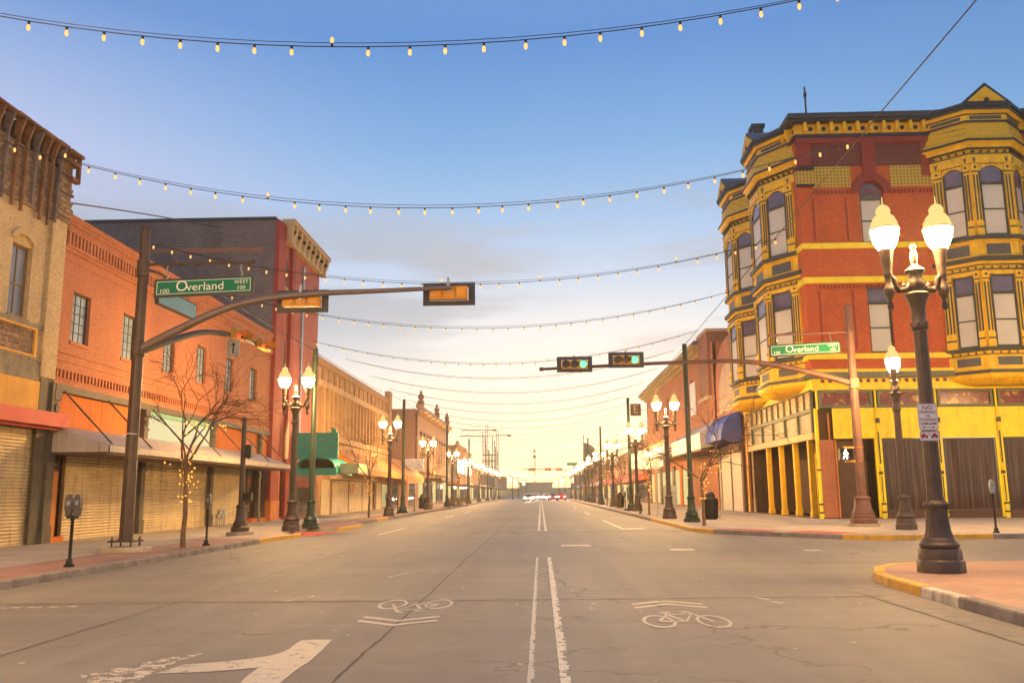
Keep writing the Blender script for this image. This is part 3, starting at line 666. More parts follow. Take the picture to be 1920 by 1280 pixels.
# ================================================================== string lights
fb_ = MB(); fb_.lathe(0, 0, -.13, [(.0, 0), (.033, .03), (.033, .08), (.015, .12)], 5, 0)
M['bulbdim'] = emis('string_bulb_pale', (1, .62, .3), 1.3, False)
fo_ = fb_.build('bulb', M['bulbdim']); FARB = fo_.data; bpy.data.objects.remove(fo_)
SG = 'string lights hung across the street'
def string_light(y, k, label, x0=-2.3, z0=7.95, xl=-12.2, xr=7.35, detail=True, sp=.6, two=True):
    zf = lambda x: z0 + k * (x - x0) ** 2
    t = thing('string_light', label, 'string light', (xl, y, zf(xl)), SG)
    c = MB(); n = 28
    P = [(xl + (xr - xl) * i / n, y, zf(xl + (xr - xl) * i / n)) for i in range(n + 1)]
    r = .009 if detail else .010
    c.tube(P, r, 5)
    if two: c.tube([(a, b_ + .01, z + .07 * (1 - abs(2 * i / n - 1) ** 2)) for i, (a, b_, z) in enumerate(P)], r * .7, 4)
    c.build('cable', M['cable'], t)
    x = xl + .25; mbs = MB(); cnt = 0
    while x < xr - .1:
        b = MB() if detail else mbs
        z = zf(x); q = random.uniform(-.012, .012); tw = 1 if random.random() > .05 else -1
        q += random.uniform(-.03, .03)
        if detail:
            b.lathe(x + q, y, z - .055 * (tw > 0) - .0, [(.018, 0), (.022, .01), (.02, .055), (.012, .06)], 7, 0)
            zz = z - .055 if tw > 0 else z + .06
            pr = [(.0, -.105), (.02, -.092), (.030, -.06), (.027, -.026), (.017, 0)] if tw > 0 else [(.017, 0), (.027, .026), (.03, .06), (.02, .092), (0, .105)]
            b.lathe(x + q, y, zz, pr, 8, 1)
            b.build('bulb', [M['socket'], M['bulb']], t)
        else:
            bo = bpy.data.objects.new('bulb', FARB); COL.objects.link(bo); bo.parent = t; bo.location = (x - xl, 0, z - zf(xl))
        cnt += 1; x += sp
ys = [12.5, 19, 26, 33, 40, 47, 54, 61, 68, 76, 84, 93, 103, 114]
nm = ['first string light from the viewer, crossing the top of the sky', 'second string light from the viewer, passing before the yellow corner building', 'third string light from the viewer, reaching the tall signal pole', 'fourth string light from the viewer, below the hanging signals',
      'fifth string light from the viewer, ending at the green pole by the mailbox']
for i, y in enumerate(ys):
    string_light(y, [.0164, .0166, .0146, .0148, .0165][min(i, 4)], nm[i] if i < 5 else '%s string light from the viewer, a thin line over the street' % (ord_ + ['eleventh', 'twelfth', 'thirteenth', 'fourteenth'])[i] if i else nm[0], z0=[8.42, 7.99, 7.90, 7.84, 7.48][i] if i < 5 else 7.7, x0=-2.0, xl=[-14.2, -14.2, -12.2, -12.2][i] if i < 4 else -10.6, detail=i < 5)
for k in range(12):    # dense run of lights at the far end of the street
    if k == 0: fb_ = MB(); fb_.lathe(0, 0, -.2, [(.0, 0), (.07, .05), (.07, .13), (.03, .19)], 5, 0); fo_ = fb_.build('bulb', emis('canopy_bulb', (1, .74, .42), 5, False)); FARB = fo_.data; bpy.data.objects.remove(fo_)
    string_light(222 + k * 10, .022, 'distant string light of the dense glowing canopy, row %s from the viewer' % ['one', 'two', 'three', 'four', 'five', 'six', 'seven', 'eight', 'nine', 'ten', 'eleven', 'twelve'][k], x0=-2, z0=6.6, xl=-11, xr=7.4, detail=False, sp=.75, two=False)
def wire(name, label, pts, r=.014):
    b = MB(); b.tube(smooth_pts(pts, 6), r, 5); o = b.build(name, M['cable'], None, pts[0]); tag(o, label, 'cable')
wire('support_cable', 'long dark wire rising from the green pole past the corner building to the top edge', [(7.28, 43.4, 8.8), (7.35, 33, 9.1), (7.4, 26, 9.35), (7.5, 19, 9.65), (7.75, 12, 10.1), (8, 4, 10.7)])
wire('support_cable', 'thin wire linking the dark green poles past the blue awning', [(7.28, 43.4, 8.75), (7.2, 57, 8.4), (7.1, 70.4, 8.9), (7.2, 90, 8.8), (7.4, 108, 9.3)])
wire('support_cable', 'thin wire linking the dark green poles past the teal awning', [(-10.15, 39, 8.0), (-10.4, 54, 8.2), (-10.85, 69.6, 8.9), (-10.7, 85, 8.8), (-10.6, 100, 9.2)])
wire('support_cable', 'thin wire from the tall signal pole to the green pole by the teal awning', [(-11.2, 23.8, 8.9), (-10.8, 31, 8.3), (-10.15, 39, 8.05)])
wire('roof_cable', 'dark cable from the cream brick facade to the grey brick wall', [(-16.5, 28.2, 11.6), (-17.4, 37, 14.0), (-19.5, 51, 17.8)], .03)
# ================================================================== left side buildings (street face on x = -16)
LX = -16.0
FL = Fr((LX, 0, 0), (0, 1, 0), (1, 0, 0))
M['cream'] = brick('cream_brick', (.52, .39, .20), (.60, .47, .27), (.34, .25, .14), .22, .078, .012, .9, .35, .6, ((.15, .11, .07), .55))
M['creamplain'] = pm('cream_render', (.50, .36, .17), .85, 0, .18, 1.2, .25, 25, ((.26, .18, .09), .5))
M['broken'] = brick('broken_brown_brick', (.17, .10, .06), (.42, .30, .18), (.10, .065, .045), .34, .16, .02, .95, .6, 1.0, ((.05, .03, .025), .7))
M['orange_brick'] = brick('orange_brick', (.40, .125, .052), (.50, .185, .085), (.36, .17, .09), .21, .07, .012, .85, .35, .6, ((.30, .09, .04), .4))
M['wood'] = pm('weathered_timber', (.20, .095, .05), .9, 0, .5, 3, .4, 30)
M['woodgrey'] = pm('grey_weathered_timber', (.16, .13, .13), .9, 0, .4, 3, .4, 30)
M['cavshade'] = pm('painted_cavity_shade', (.02, .014, .012), .95)  # near-black colour painted in place of shade inside hollows
M['winframe'] = pm('window_frame_dark', (.06, .045, .035), .6, 0, .3)
M['winframe2'] = pm('window_frame_brown', (.17, .10, .05), .6, 0, .3)
M['paneblue'] = glass('window_pane_sky', (.30, .40, .46), .12)  # pale blue of the reflected sky put into the pane colour
M['panegrey'] = glass('window_pane_grey', (.20, .23, .28), .12)
M['panedark'] = glass('window_pane_dark', (.045, .03, .026), .05, .45, .008)
M['shutter'] = pm('roller_shutter_tan', (.54, .43, .25), .55, .1, .22, 1.0, .05, 40, ((.20, .14, .08), .75))
M['shuttergrey'] = pm('roller_shutter_grey', (.52, .47, .40), .55, .1, .12, 1.2, .05, 40, ((.24, .2, .16), .4))
M['orange_stucco'] = pm('orange_stucco', (.55, .15, .02), .85, 0, .25, 1.1, .25, 20, ((.32, .08, .02), .6))
M['ochre_stucco'] = pm('ochre_stucco', (.66, .36, .07), .85, 0, .2, 1.2, .25, 20, ((.45, .24, .06), .5))
M['red_awning'] = pm('salmon_red_awning', (.60, .11, .07), .7, 0, .12, 1.5, .1)
M['stone'] = pm('grey_stone_band', (.27, .225, .16), .9, 0, .4, 2.2, .5, 20, ((.10, .085, .06), .7))
M['castiron'] = pm('grey_cast_iron', (.10, .085, .065), .7, .1, .4, 4, .3)
M['canopy'] = pm('pale_metal_canopy', (.50, .45, .40), .5, .25, .15, 1.5, .05, 40, ((.30, .24, .18), .5))
M['greybrick'] = brick('grey_brick', (.115, .098, .10), (.17, .14, .14), (.22, .185, .17), .48, .20, .016, .9, .3, .5, ((.06, .045, .05), .5))
M['redpaint'] = pm('dark_red_paint', (.30, .038, .025), .75, 0, .2, 1, .15)
M['rosepaint'] = pm('rose_red_brick_paint', (.36, .10, .075), .8, 0, .18, 1, .25, 25)
M['beige'] = pm('beige_cornice', (.50, .37, .20), .7, 0, .2, 2, .15)
M['teal'] = pm('teal_awning', (.02, .30, .24), .55, 0, .12, 1.5, .05)
M['tealdark'] = pm('dark_teal', (.012, .15, .10), .6)
M['tan'] = pm('tan_concrete', (.37, .21, .10), .85, 0, .2, .8, .2, 20, ((.25, .14, .07), .4))
M['tanlite'] = pm('tan_light', (.52, .33, .16), .85, 0, .2, .8, .2, 20)
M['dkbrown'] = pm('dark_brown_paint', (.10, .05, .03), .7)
M['orange_awning'] = pm('orange_awning', (.62, .24, .035), .7, 0, .25, 1.2, .1)
M['brownbrick'] = brick('brown_brick', (.27, .12, .07), (.33, .155, .09), (.25, .13, .085), .22, .075, .01, .9, .25, .4)
M['pinkstone'] = pm('pink_sandstone', (.45, .24, .14), .85, 0, .25, 1.2, .25)
M['roof'] = pm('flat_roof_felt', (.13, .12, .11), .9)
M['signglow'] = emis('white_sign_painted_light', (1, .86, .46), .92, False)  # plain white board; lamplight falling on it is put in as emission
M['meter'] = pm('grey_meter_metal', (.075, .07, .075), .45, .4, .25, 5)

def win(F, parent, u0, u1, z0, z1, d, nu, nz, fm, gm, fw=.07, mw=.03, name='window', sill=None, thick=.06):
    b = MB()
    b.fb(F, u0, u0 + fw, z0, z1, d, d + thick); b.fb(F, u1 - fw, u1, z0, z1, d, d + thick)
    b.fb(F, u0 + fw, u1 - fw, z0, z0 + fw, d, d + thick); b.fb(F, u0 + fw, u1 - fw, z1 - fw, z1, d, d + thick)
    for i in range(1, nu): u = u0 + fw + (u1 - u0 - 2 * fw) * i / nu; b.fb(F, u - mw / 2, u + mw / 2, z0 + fw, z1 - fw, d + .004, d + thick - .02)
    zs = nz if isinstance(nz, (list, tuple)) else [i / nz for i in range(1, nz)]
    for q in zs: z = z0 + fw + (z1 - z0 - 2 * fw) * q; b.fb(F, u0 + fw, u1 - fw, z - mw / 2, z + mw / 2, d + .006, d + thick - .018)
    w = b.build(name, fm, parent) if parent.name in ABS else b.build(name, fm)
    g = MB(); g.fq(F, u0 + fw * .5, u1 - fw * .5, z0 + fw * .5, z1 - fw * .5, d + .02); pb = ABS[parent.name]
    q = g.build('pane', gm); q.parent = w; q.data.transform(Matrix.Translation((-pb[0], -pb[1], -pb[2])))
    if sill: s = MB(); s.fb(F, u0 - .08, u1 + .08, z0 - .12, z0 - .002, sill[0], sill[1]); q = s.build('sill', sill[2]); q.parent = w; q.data.transform(Matrix.Translation((-pb[0], -pb[1], -pb[2])))
    return w
def subpart(mb, name, mats, part, root):
    o = mb.build(name, mats); o.parent = part; pb = ABS[root.name]; o.data.transform(Matrix.Translation((-pb[0], -pb[1], -pb[2]))); ABS[o.name] = pb; return o
def shutter(F, parent, u0, u1, z0, z1, d, mat, pitch=.085, name='roller_shutter', dep=.03, guides=None):
    b = MB(); n = int((z1 - z0) / pitch); h = (z1 - z0) / n; P = F.p; vs = []
    prof = []
    for i in range(n):
        z = z0 + i * h
        prof += [(z, d), (z + h * .18, d - dep * .2), (z + h * .3, d + dep * .6), (z + h * .55, d + dep), (z + h * .85, d + dep * .75)]
    prof.append((z1, d))
    for z, dd in prof: vs += [P(u0, z, dd), P(u1, z, dd)]
    b.add(vs, [(2 * i, 2 * i + 1, 2 * i + 3, 2 * i + 2) for i in range(len(prof) - 1)], 0)
    b.fb(F, u0, u1, z0 - .04, z0 + .03, d - .01, d + .05)
    o = b.build(name, mat, parent)
    if guides:
        for q in (u0 - .05, u1): g = MB(); g.fb(F, q, q + .05, z0 - .02, z1, d - .03, d + .07); subpart(g, 'guide_rail', guides, o, parent)
    return o
def body(name, parent, F, u0, u1, z0, z1, d0, d1, mat, roofm=None):
    b = MB(); b.fb(F, u0, u1, z0, z1, d0, d1, 0); b.fq(F, u0 + .02, u1 - .02, z1 + .004, z1 + .004, d1, 0) if False else None
    return b.build(name, mat, parent)

# ---- cream brick building (left edge)
B = thing('brick_building', 'cream brick building with broken timber slats under its roof edge', 'building', (LX, 28.05, 0), 'buildings facing the corner building across the road')
body('side_wall', B, FL, 8, 28.04, 0, 11.9, -14, -.26, M['cream'])
w0 = MB()
holes = [(25.3, 26.35, 7.08, 9.65), (21.3, 22.35, 7.08, 9.65), (17.3, 18.35, 7.08, 9.65), (21.5, 27.95, .15, 3.8)]
w0.fwall(FL, 8, 28.05, 5.95, 13.0, holes[:3], .25, 0); w0.fwall(FL, 8, 28.05, .15, 5.95, [holes[3], (10, 21.0, .15, 3.8)], .25, 1)
w0.fq(Fr((LX, 28.05, 0), (-1, 0, 0), (0, 1, 0)), 0, .27, .1, 13.0, 0, 0)
w0.build('front_wall', [M['cream'], M['stone']], B)
b = MB()   # smooth pilaster strips and relieving arches
b.fb(FL, 27.2, 28.04, 5.4, 10.7, 0, .10, 0); b.fb(FL, 27.3, 28.0, .15, 5.35, .0, .06, 1)
b.build('corner_pilaster', [M['cream'], M['castiron']], B)
b = MB(); b.fb(FL, 8, 27.2, 7.0, 10.6, .002, .012)
for u in (25.3, 21.3, 17.3): pass
b = MB()
for z, h, d in ((5.25, .62, .05), (6.88, .14, .07), (5.86, .08, .08)): b.fb(FL, 8, 27.18, z, z + h, 0, d)
b.build('stone_band', M['stone'], B)
b = MB(); b.fb(FL, 20, 26.72, 6.0, 6.82, 0, .02, 0)
for a in ((19.9, 26.86, 6.80, 6.87), (19.9, 26.86, 5.95, 6.02), (26.76, 26.86, 6.02, 6.80)): b.fb(FL, *a, 0, .09, 1)
b.build('sign_panel', [M['broken'], M['ochre_stucco']], B)
b = MB(); b.fb(FL, 14, 27.3, 4.1, 5.24, 0, .045); b.build('stucco_panel', M['ochre_stucco'], B)
b = MB(); b.fb(FL, 12, 28.3, 3.82, 4.26, .06, .55); b.fb(FL, 12, 28.25, 3.74, 3.8, .05, .3); b.build('awning', M['red_awning'], B)
for u in (25.3, 21.3, 17.3):
    w_ = win(FL, B, u + .03, u + 1.02, 7.08, 9.34, -.2, 2, [.45], M['winframe2'], M['panegrey'], .09, .06, sill=(-.2, .06, M['stone']))
    h = MB()   # segmental hood
    pts = [(u + .52 + .72 * cos(radians(a)), 9.30 + .55 * sin(radians(a))) for a in range(20, 161, 14)]; pin = [(u + .52 + .56 * cos(radians(a)), 9.30 + .36 * sin(radians(a))) for a in range(160, 19, -14)]
    h.fpoly(FL, pts + pin, -.05, .06); subpart(h, 'hood', M['creamplain'], w_, B)
    h = MB(); h.fb(FL, u + .01, u + 1.04, 9.34, 9.64, -.16, -.05); subpart(h, 'arch_infill', M['creamplain'], w_, B)
shutter(FL, B, 21.6, 27.85, .16, 3.74, -.12, M['shutter'], .105, guides=M['winframe2'])
shutter(FL, B, 10.2, 20.9, .16, 3.74, -.12, M['shutter'], .105)
b = MB(); b.fb(FL, 27.87, 28.0, .15, 5.3, .0, .16); b.fb(FL, 27.82, 28.1, .15, .55, .0, .2); b.fb(FL, 27.84, 28.06, 3.9, 4.1, .06, .22); b.build('cast_iron_jamb', M['castiron'], B)
# broken cornice framing
b = MB(); b.fb(FL, 8, 27.3, 10.6, 12.4, .0, .06, 0); b.fb(FL, 8, 27.4, 12.401, 13.02, -.02, .02, 1); b.build('exposed_backing', [M['broken'], M['cavshade']], B)  # brick backing; top strip is painted dark as the cavity's shade
u = 8.2; k = 0
sl = MB(); 
while u < 27.6:
    dz = random.uniform(-.45, .1); t_ = random.uniform(.06, .10); o1 = .2 + random.uniform(-.03, .03); P = FL.p
    z0_ = 10.65 + dz * .8
    sl.hexa([P(u, z0_, .06), P(u + t_, z0_, .06), P(u + t_, z0_, .14), P(u, z0_, .14), P(u, 12.55, .1), P(u + t_, 12.55, .1), P(u + t_, 12.55, .2), P(u, 12.55, .2)], k % 3 == 2)
    sl.hexa([P(u, 12.551, .02), P(u + t_, 12.551, .02), P(u + t_, 12.551, .2), P(u, 12.551, .2), P(u, 13.05, .02), P(u + t_, 13.05, .02), P(u + t_, 13.05, .34), P(u, 13.05, .34)], k % 3 == 2)
    u += random.uniform(.40, .52); k += 1
sl.build('timber_lattice', [M['wood'], M['woodgrey']], B)
b = MB(); u = 8
while u < 28.1:
    q = random.uniform(.5, 1.2); b.fb(FL, u, min(28.25, u + q - .02), 13.06 + random.uniform(-.03, .03), 13.14 + random.uniform(0, .07), .0, .40 + random.uniform(-.06, .05)); u += q
b.fb(FL, 28.1, 28.2, 12.2, 13.06, .2, .34); b.fb(FL, 27.7, 28.2, 12.15, 12.28, .15, .34); b.fb(FL, 27.5, 28.2, 12.72, 12.86, .05, .33)
b.build('broken_eaves', M['wood'], B)
b = MB()
for i in range(26):
    z = 10.7 + i * .09; q = 28.05 + random.choice((0, .04, .1, .17)) * (1 if z < 12.3 else .3); b.fb(FL, 27.35, q, z, z + .085, -.2, .12 + random.uniform(-.03, .03))
b.build('broken_brick_end', M['broken'], B)

# ---- orange brick two-storey building
B = thing('brick_building', 'orange brick two-storey shop with a long pale metal canopy', 'building', (LX, 39.7, 0), 'buildings facing the corner building across the road')
WY = [28.95, 32.6, 36.3, 40.0, 43.8, 47.55]
holes = [(u, u + 1.18, 6.85, 8.6) for u in WY]
b = MB(); b.fwall(FL, 28.08, 51.25, 5.3, 11.05, holes, .22)
b.fb(FL, 28.08, 51.25, 0, 11.0, -13, -.225)
b.build('wall', M['orange_brick'], B)
b = MB()
for z, h, d in ((10.95, .12, .10), (10.83, .12, .06), (10.62, .10, .04), (10.5, .12, .16), (9.98, .10, .13), (9.86, .12, .07), (9.55, .06, .03), (6.36, .10, .05), (6.10, .06, .04), (5.80, .06, .08), (5.30, .16, .06), (5.48, .06, .03)): b.fb(FL, 28.06, 51.27, z, z + h, .0, d)
b.fb(FL, 28.05, 51.28, 11.06, 11.14, -.3, .12)
b.build('brick_band', M['orange_brick'], B)
b = MB(); u = 28.15
while u < 51.1: b.fb(FL, u, u + .12, 10.08, 10.5, 0, .15); b.fb(FL, u, u + .10, 5.54, 5.80, 0, .075); u += .235
b.build('dentil_moulding', M['orange_brick'], B)
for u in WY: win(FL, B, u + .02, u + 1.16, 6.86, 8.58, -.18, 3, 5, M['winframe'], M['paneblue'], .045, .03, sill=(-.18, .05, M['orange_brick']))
b = MB(); b.fb(FL, 28.1, 51.2, 5.05, 5.29, -.05, .14); b.build('lintel_beam', M['castiron'], B)
cols = [28.15, 34.85, 42.3, 49.6]
b = MB(); b.fq(FL, 28.1, 51.2, .15, 5.1, -.22); b.build('shopfront_wall', M['dkbrown'], B)
for u in cols:
    b = MB(); b.fb(FL, u - .12, u + .22, .15, 5.04, -.1, .12); b.fb(FL, u - .16, u + .26, .15, .7, -.1, .16); b.fb(FL, u - .15, u + .25, 4.2, 4.3, -.1, .16); b.fb(FL, u - .15, u + .25, 4.75, 5.04, -.1, .18); b.disc(FL, u + .05, 4.5, .12, .12, .17, 10); b.fb(FL, u - .15, u + .25, 2.6, 2.7, -.1, .16); b.build('column', M['castiron'], B)
for a, c in ((28.4, 31.5), (31.53, 34.65), (42.6, 46.0), (46.03, 49.4), (49.9, 51.2)):
    b = MB(); b.fb(FL, a, c, 3.85, 5.04, -.2, -.04); b.build('stucco_panel', M['orange_stucco'], B)
b = MB(); b.fb(FL, 35.2, 42.1, 3.9, 4.86, -.1, -.02); b.build('painted_light_sign', M['signglow'], B)  # unlit white sign, its glow stands in for lamplight
b = MB(); b.fb(FL, 35.1, 42.2, 4.87, 5.04, -.1, .06); b.build('sign_trim', pm('pale_teal_trim', (.14, .36, .28), .6), B)
for a, c in ((29.35, 34.7), (35.25, 42.15), (42.75, 47.7)): shutter(FL, B, a, c, .2, 3.0, -.10, M['shutter'], .10, guides=M['winframe2'])
b = MB(); b.fb(FL, 28.45, 29.05, .3, 2.45, -.18, -.10); b.build('door', pm('orange_door', (.55, .19, .03), .6, 0, .15), B)
b = MB(); b.fb(FL, 28.2, 29.3, .15, .32, -.2, .10); b.build('step', M['orange_stucco'], B); b = MB(); b.fb(FL, 48.5, 51.0, .15, .36, -.2, .12); b.build('step', M['orange_stucco'], B)
b = MB()
for i in range(9): u = 28.42 + i * .08; b.fb(FL, u, u + .015, 2.5, 3.1, -.1, -.085)
for i in range(7): z = 2.5 + i * .1; b.fb(FL, 28.4, 29.1, z, z + .015, -.085, -.07)
b.build('grille', M['castiron'], B)
b = MB(); b.fb(FL, 48.2, 50.9, .4, 3.0, -.2, -.12); b.build('dark_doorway', M['panedark'], B)
# canopy: ribbed sheet sloping to the street with closed ends
b = MB(); P = FL.p; n = 105; ua, ub = 28.15, 49.3
top = []; 
for i in range(n * 2 + 1):
    u = ua + (ub - ua) * i / (2 * n); dz = .03 if i % 2 else 0
    top.append((u, dz))
vs = []
for u, dz in top: vs += [P(u, 3.9 + dz, .0), P(u, 3.24 + dz, 2.0)]
b.add(vs, [(2 * i, 2 * i + 1, 2 * i + 3, 2 * i + 2) for i in range(2 * n)])
for i in range(2 * n):   # fluted fascia
    u0, u1 = top[i][0], top[i + 1][0]; d0, d1 = (2.0, 2.035) if i % 2 else (2.035, 2.0); b.add([P(u0, 3.04, d0), P(u1, 3.04, d1), P(u1, 3.25, d1), P(u0, 3.25, d0)], [(0, 1, 2, 3)])
for k in range(6):       # end sheet with standing seams
    a, c = k / 6 * 2.0, (k + 1) / 6 * 2.0; zt = lambda d: 3.9 - .33 * d
    b.add([P(ua - .02, 3.04, a), P(ua - .02, 3.04, c - .02), P(ua - .02, zt(c), c - .02), P(ua - .02, zt(a), a)], [(0, 1, 2, 3)]); b.fb(FL, ua - .05, ua - .02, 3.04, zt(c), c - .03, c)
b.add([P(ub, 3.04, 0), P(ub, 3.04, 2.0), P(ub, 3.24, 2.0), P(ub, 3.9, 0)], [(0, 1, 2, 3)])
cp = b.build('canopy', M['canopy'], B)
b = MB(); b.fb(FL, ua, ub, 2.96, 3.04, .1, 1.95); subpart(b, 'soffit', M['dkbrown'], cp, B)
for u in (28.6, 31.6, 35.4, 38.6, 42.4, 45.6, 48.9):
    b = MB(); b.tube([P(u, 5.12, .1), P(u + .1, 3.3, 1.85)], .03, 6); b.build('tie_rod', M['iron'], B)

# ---- tall tower with grey brick flank and beige bracketed cornice
B = thing('tower_building', 'tall dark red building with grey brick flank and beige bracketed cornice', 'building', (LX, 56.6, 0), 'buildings facing the corner building across the road')
FS = Fr((LX, 51.3, 0), (-1, 0, 0), (0, -1, 0))
b = MB(); b.fb(FS, .05, 15, 0, 18.3, -10.6, -.0); b.build('grey_flank', M['greybrick'], B)
b = MB(); b.fb(FS, .04, 15.05, 18.31, 18.48, -10.65, .08, 0); b.build('parapet_cap', M['backplate'], B)
b = MB(); b.fb(FS, .8, 15, 16.3, 16.55, -.1, .02); b.build('brick_stripe', M['brownbrick'], B)
b = MB(); b.fwall(FL, 51.3, 61.9, 4.2, 17.4, [(53.0, 54.0, 14.5, 16.3), (53.0, 54.0, 9.0, 11.3), (60.6, 61.2, 14.5, 16.3), (60.6, 61.2, 9, 11.3)], .25)
b.fq(FL, 51.3, 61.9, .15, 4.2, 0); b.build('wall', M['rosepaint'], B)
for u, w_ in ((51.28, 1.45), (54.35, .75)):
    b = MB(); b.fb(FL, u, u + w_, .15, 18.3 if u < 52 else 17.3, -.05, .22); b.build('pilaster', M['redpaint'], B)
b = MB(); b.fb(FL, 51.2, 52.9, .15, 1.3, -.03, .3); b.fb(FL, 52.72, 52.95, .15, 4.0, .0, .25); b.build('plinth', pm('orange_base_paint', (.50, .15, .03), .75, 0, .25), B)
for u, u2 in ((53.02, 53.98), (60.62, 61.18)):
    for z0_, z1_ in ((14.52, 16.28), (9.02, 11.28)): win(FL, B, u, u2, z0_, z1_, -.2, 1, 3, M['beige'], M['panegrey'], .09, .05, sill=(-.2, .12, M['beige']))
b = MB(); b.fb(FL, 57.4, 57.75, 4.5, 16.9, .0, .1); b.build('drainpipe', M['panegrey'], B)
b = MB(); b.fb(FL, 52.75, 62.3, 17.35, 17.62, .0, .35); b.fb(FL, 52.75, 62.3, 17.62, 18.5, .0, .3); b.fb(FL, 52.7, 62.4, 18.5, 18.72, -.1, .68); b.fb(FL, 52.68, 62.42, 18.72, 18.78, -.1, .74)
b.fb(FL, 52.7, 53.0, 17.3, 18.5, .3, .6); b.build('cornice', M['beige'], B)
for i in range(8):
    u = 53.6 + i * 1.18; b = MB(); b.fpoly(Fr(FL.p(u, 0, 0), (1, 0, 0), (0, 1, 0)), [(.3, 17.3), (.4, 17.4), (.46, 17.75), (.6, 18.1), (.64, 18.5), (.3, 18.5)], 0, .28); b.disc(Fr(FL.p(u - .012, 0, 0), (1, 0, 0), (0, -1, 0)), .46, 18.15, .11, 0, .02, 12, 1); b.build('cornice_bracket', [M['beige'], M['black']], B)
b = MB(); b.fb(FL, 53.2, 61.6, .3, 3.1, -.1, .03); b.build('shop_window', M['panedark'], B)
# banner pole sign and teal entrance
b = MB(); b.fpoly(FL, [(53.5, 3.8), (54.1, 3.8), (54.2, 5.3), (54.0, 6.3), (53.5, 5.2)], .3, .4); b.build('banner', M['beige'], B)

S = thing('teal_awning', 'teal square sign board over a curved teal awning', 'awning', (-15.9, 57.5, 2.9))
FT = Fr((-15.98, 57.2, 0), (1, 0, 0), (0, -1, 0))
b = MB(); b.fb(FT, .05, 2.75, 3.9, 5.62, -.12, 0); b.fb(FT, 2.3, 2.6, 5.62, 5.85, -.1, -.02); b.fb(FT, 2.2, 2.45, 5.85, 5.95, -.1, -.02); b.build('sign_board', M['teal'], S)
b = MB()
for i in range(10):
    a0, a1 = radians(180 - 18 * i), radians(180 - 18 * (i + 1)); cx = 1.35
    p0, p1 = (cx + 1.3 * cos(a0), 3.35 + .75 * sin(a0)), (cx + 1.3 * cos(a1), 3.35 + .75 * sin(a1))
    b.fpoly(FT, [p0, p1, (p1[0], p1[1] - .07), (p0[0], p0[1] - .07)], -4.5, .35)
b.fb(FT, 0, 2.75, 2.85, 3.3, .28, .34); b.fb(FT, 2.68, 2.75, 2.9, 3.35, -4.5, .3); b.build('awning_hood', M['teal'], S)
b = MB(); b.fpoly(FT, [(1.35 + 1.25 * cos(radians(a)), 3.3 + .7 * sin(radians(a))) for a in range(0, 181, 15)], -.6, -.5); b.build('awning_inside', M['cavshade'], S)  # dark sheet painting the shade inside the hood
b = MB(); b.fb(FT, 2.8, 4.0, 3.0, 3.62, -3.6, -.6); b.build('side_canopy', pm('pale_green_canopy', (.42, .46, .26), .6), S)

# ---- tan building with vertical fins
B = thing('office_building', 'tan two-storey building with vertical fins and a sloping orange awning', 'building', (LX, 77.5, 0), 'buildings facing the corner building across the road')
b = MB(); b.fb(FL, 62.0, 92.6, 0, 11.35, -14, -.25); b.fb(FL, 61.95, 92.65, 10.98, 11.5, -.3, .12); b.fb(FL, 91.4, 92.8, .1, 12.3, -.3, .25); b.fwall(FL, 62.0, 92.6, .1, 11.0, [(62.6, 91.2, 6.05, 9.4)] + [(62.7 + i * 1.9, 63.75 + i * 1.9, 9.95, 10.92) for i in range(15)], .3); b.build('wall', M['tan'], B)
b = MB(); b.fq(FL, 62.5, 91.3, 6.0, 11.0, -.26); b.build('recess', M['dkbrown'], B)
for i in range(15):
    u = 62.7 + i * 1.9; b = MB(); b.fb(FL, u + .05, u + .5, 9.98, 10.9, -.22, -.1); b.fb(FL, u + .58, u + 1.0, 9.98, 10.9, -.22, -.1); b.build('window', M['tanlite'], B)
for i in range(20):
    u = 62.75 + i * 1.43; b = MB(); b.fb(FL, u, u + 1.0, 6.06, 9.38, -.24, -.08); b.build('wall_panel', M['tan'], B)
    b = MB(); b.fb(FL, u + 1.08, u + 1.3, 5.95, 9.5, -.2, .18); b.build('fin', M['tanlite'], B)
b = MB(); b.fb(FL, 62, 92.5, 9.42, 9.9, 0, .16); b.fb(FL, 62, 92.5, 5.6, 6.02, 0, .3); b.fb(FL, 66, 92.5, 5.1, 5.55, 0, .12); b.build('concrete_band', M['tanlite'], B)
b = MB(); P = FL.p; b.hexa([P(67.5, 4.0, 0), P(91.5, 4.0, 0), P(91.5, 3.1, 2.1), P(67.5, 3.1, 2.1), P(67.5, 5.2, .02), P(91.5, 5.2, .02), P(91.5, 3.55, 2.12), P(67.5, 3.55, 2.12)]); b.build('awning', M['orange_awning'], B)
for a, c in ((64, 66.6), (67.4, 73), (73.4, 78.6), (79, 83.5), (85.6, 88.2)): shutter(FL, B, a, c, .17, 2.7, .03, M['shutter'], .12)
b = MB(); b.fb(FL, 74.0, 75.0, 1.6, 2.5, .07, .08); b.build('notice', M['signred'], B)
b = MB(); b.fb(FL, 66.5, 84, 2.78, 3.2, .05, .5); b.build('shutter_box', M['beige'], B)
b = MB(); b.fb(FL, 89, 92, .3, 2.6, .0, .06); b.build('lit_doorway', emis('lit_window_warm', (1, .82, .35), .85, False), B)
b = MB()
for i in range(7): b.fb(FL, 89.0 + i * .5, 89.04 + i * .5, .3, 2.6, .06, .09)
for i in range(6): b.fb(FL, 89, 92, .35 + i * .45, .38 + i * .45, .09, .11)
b.build('grille', M['black'], B)
b = MB(); b.fb(FL, 84.2, 85.3, .2, 3.0, .01, .12); b.build('pier', M['dkbrown'], B)

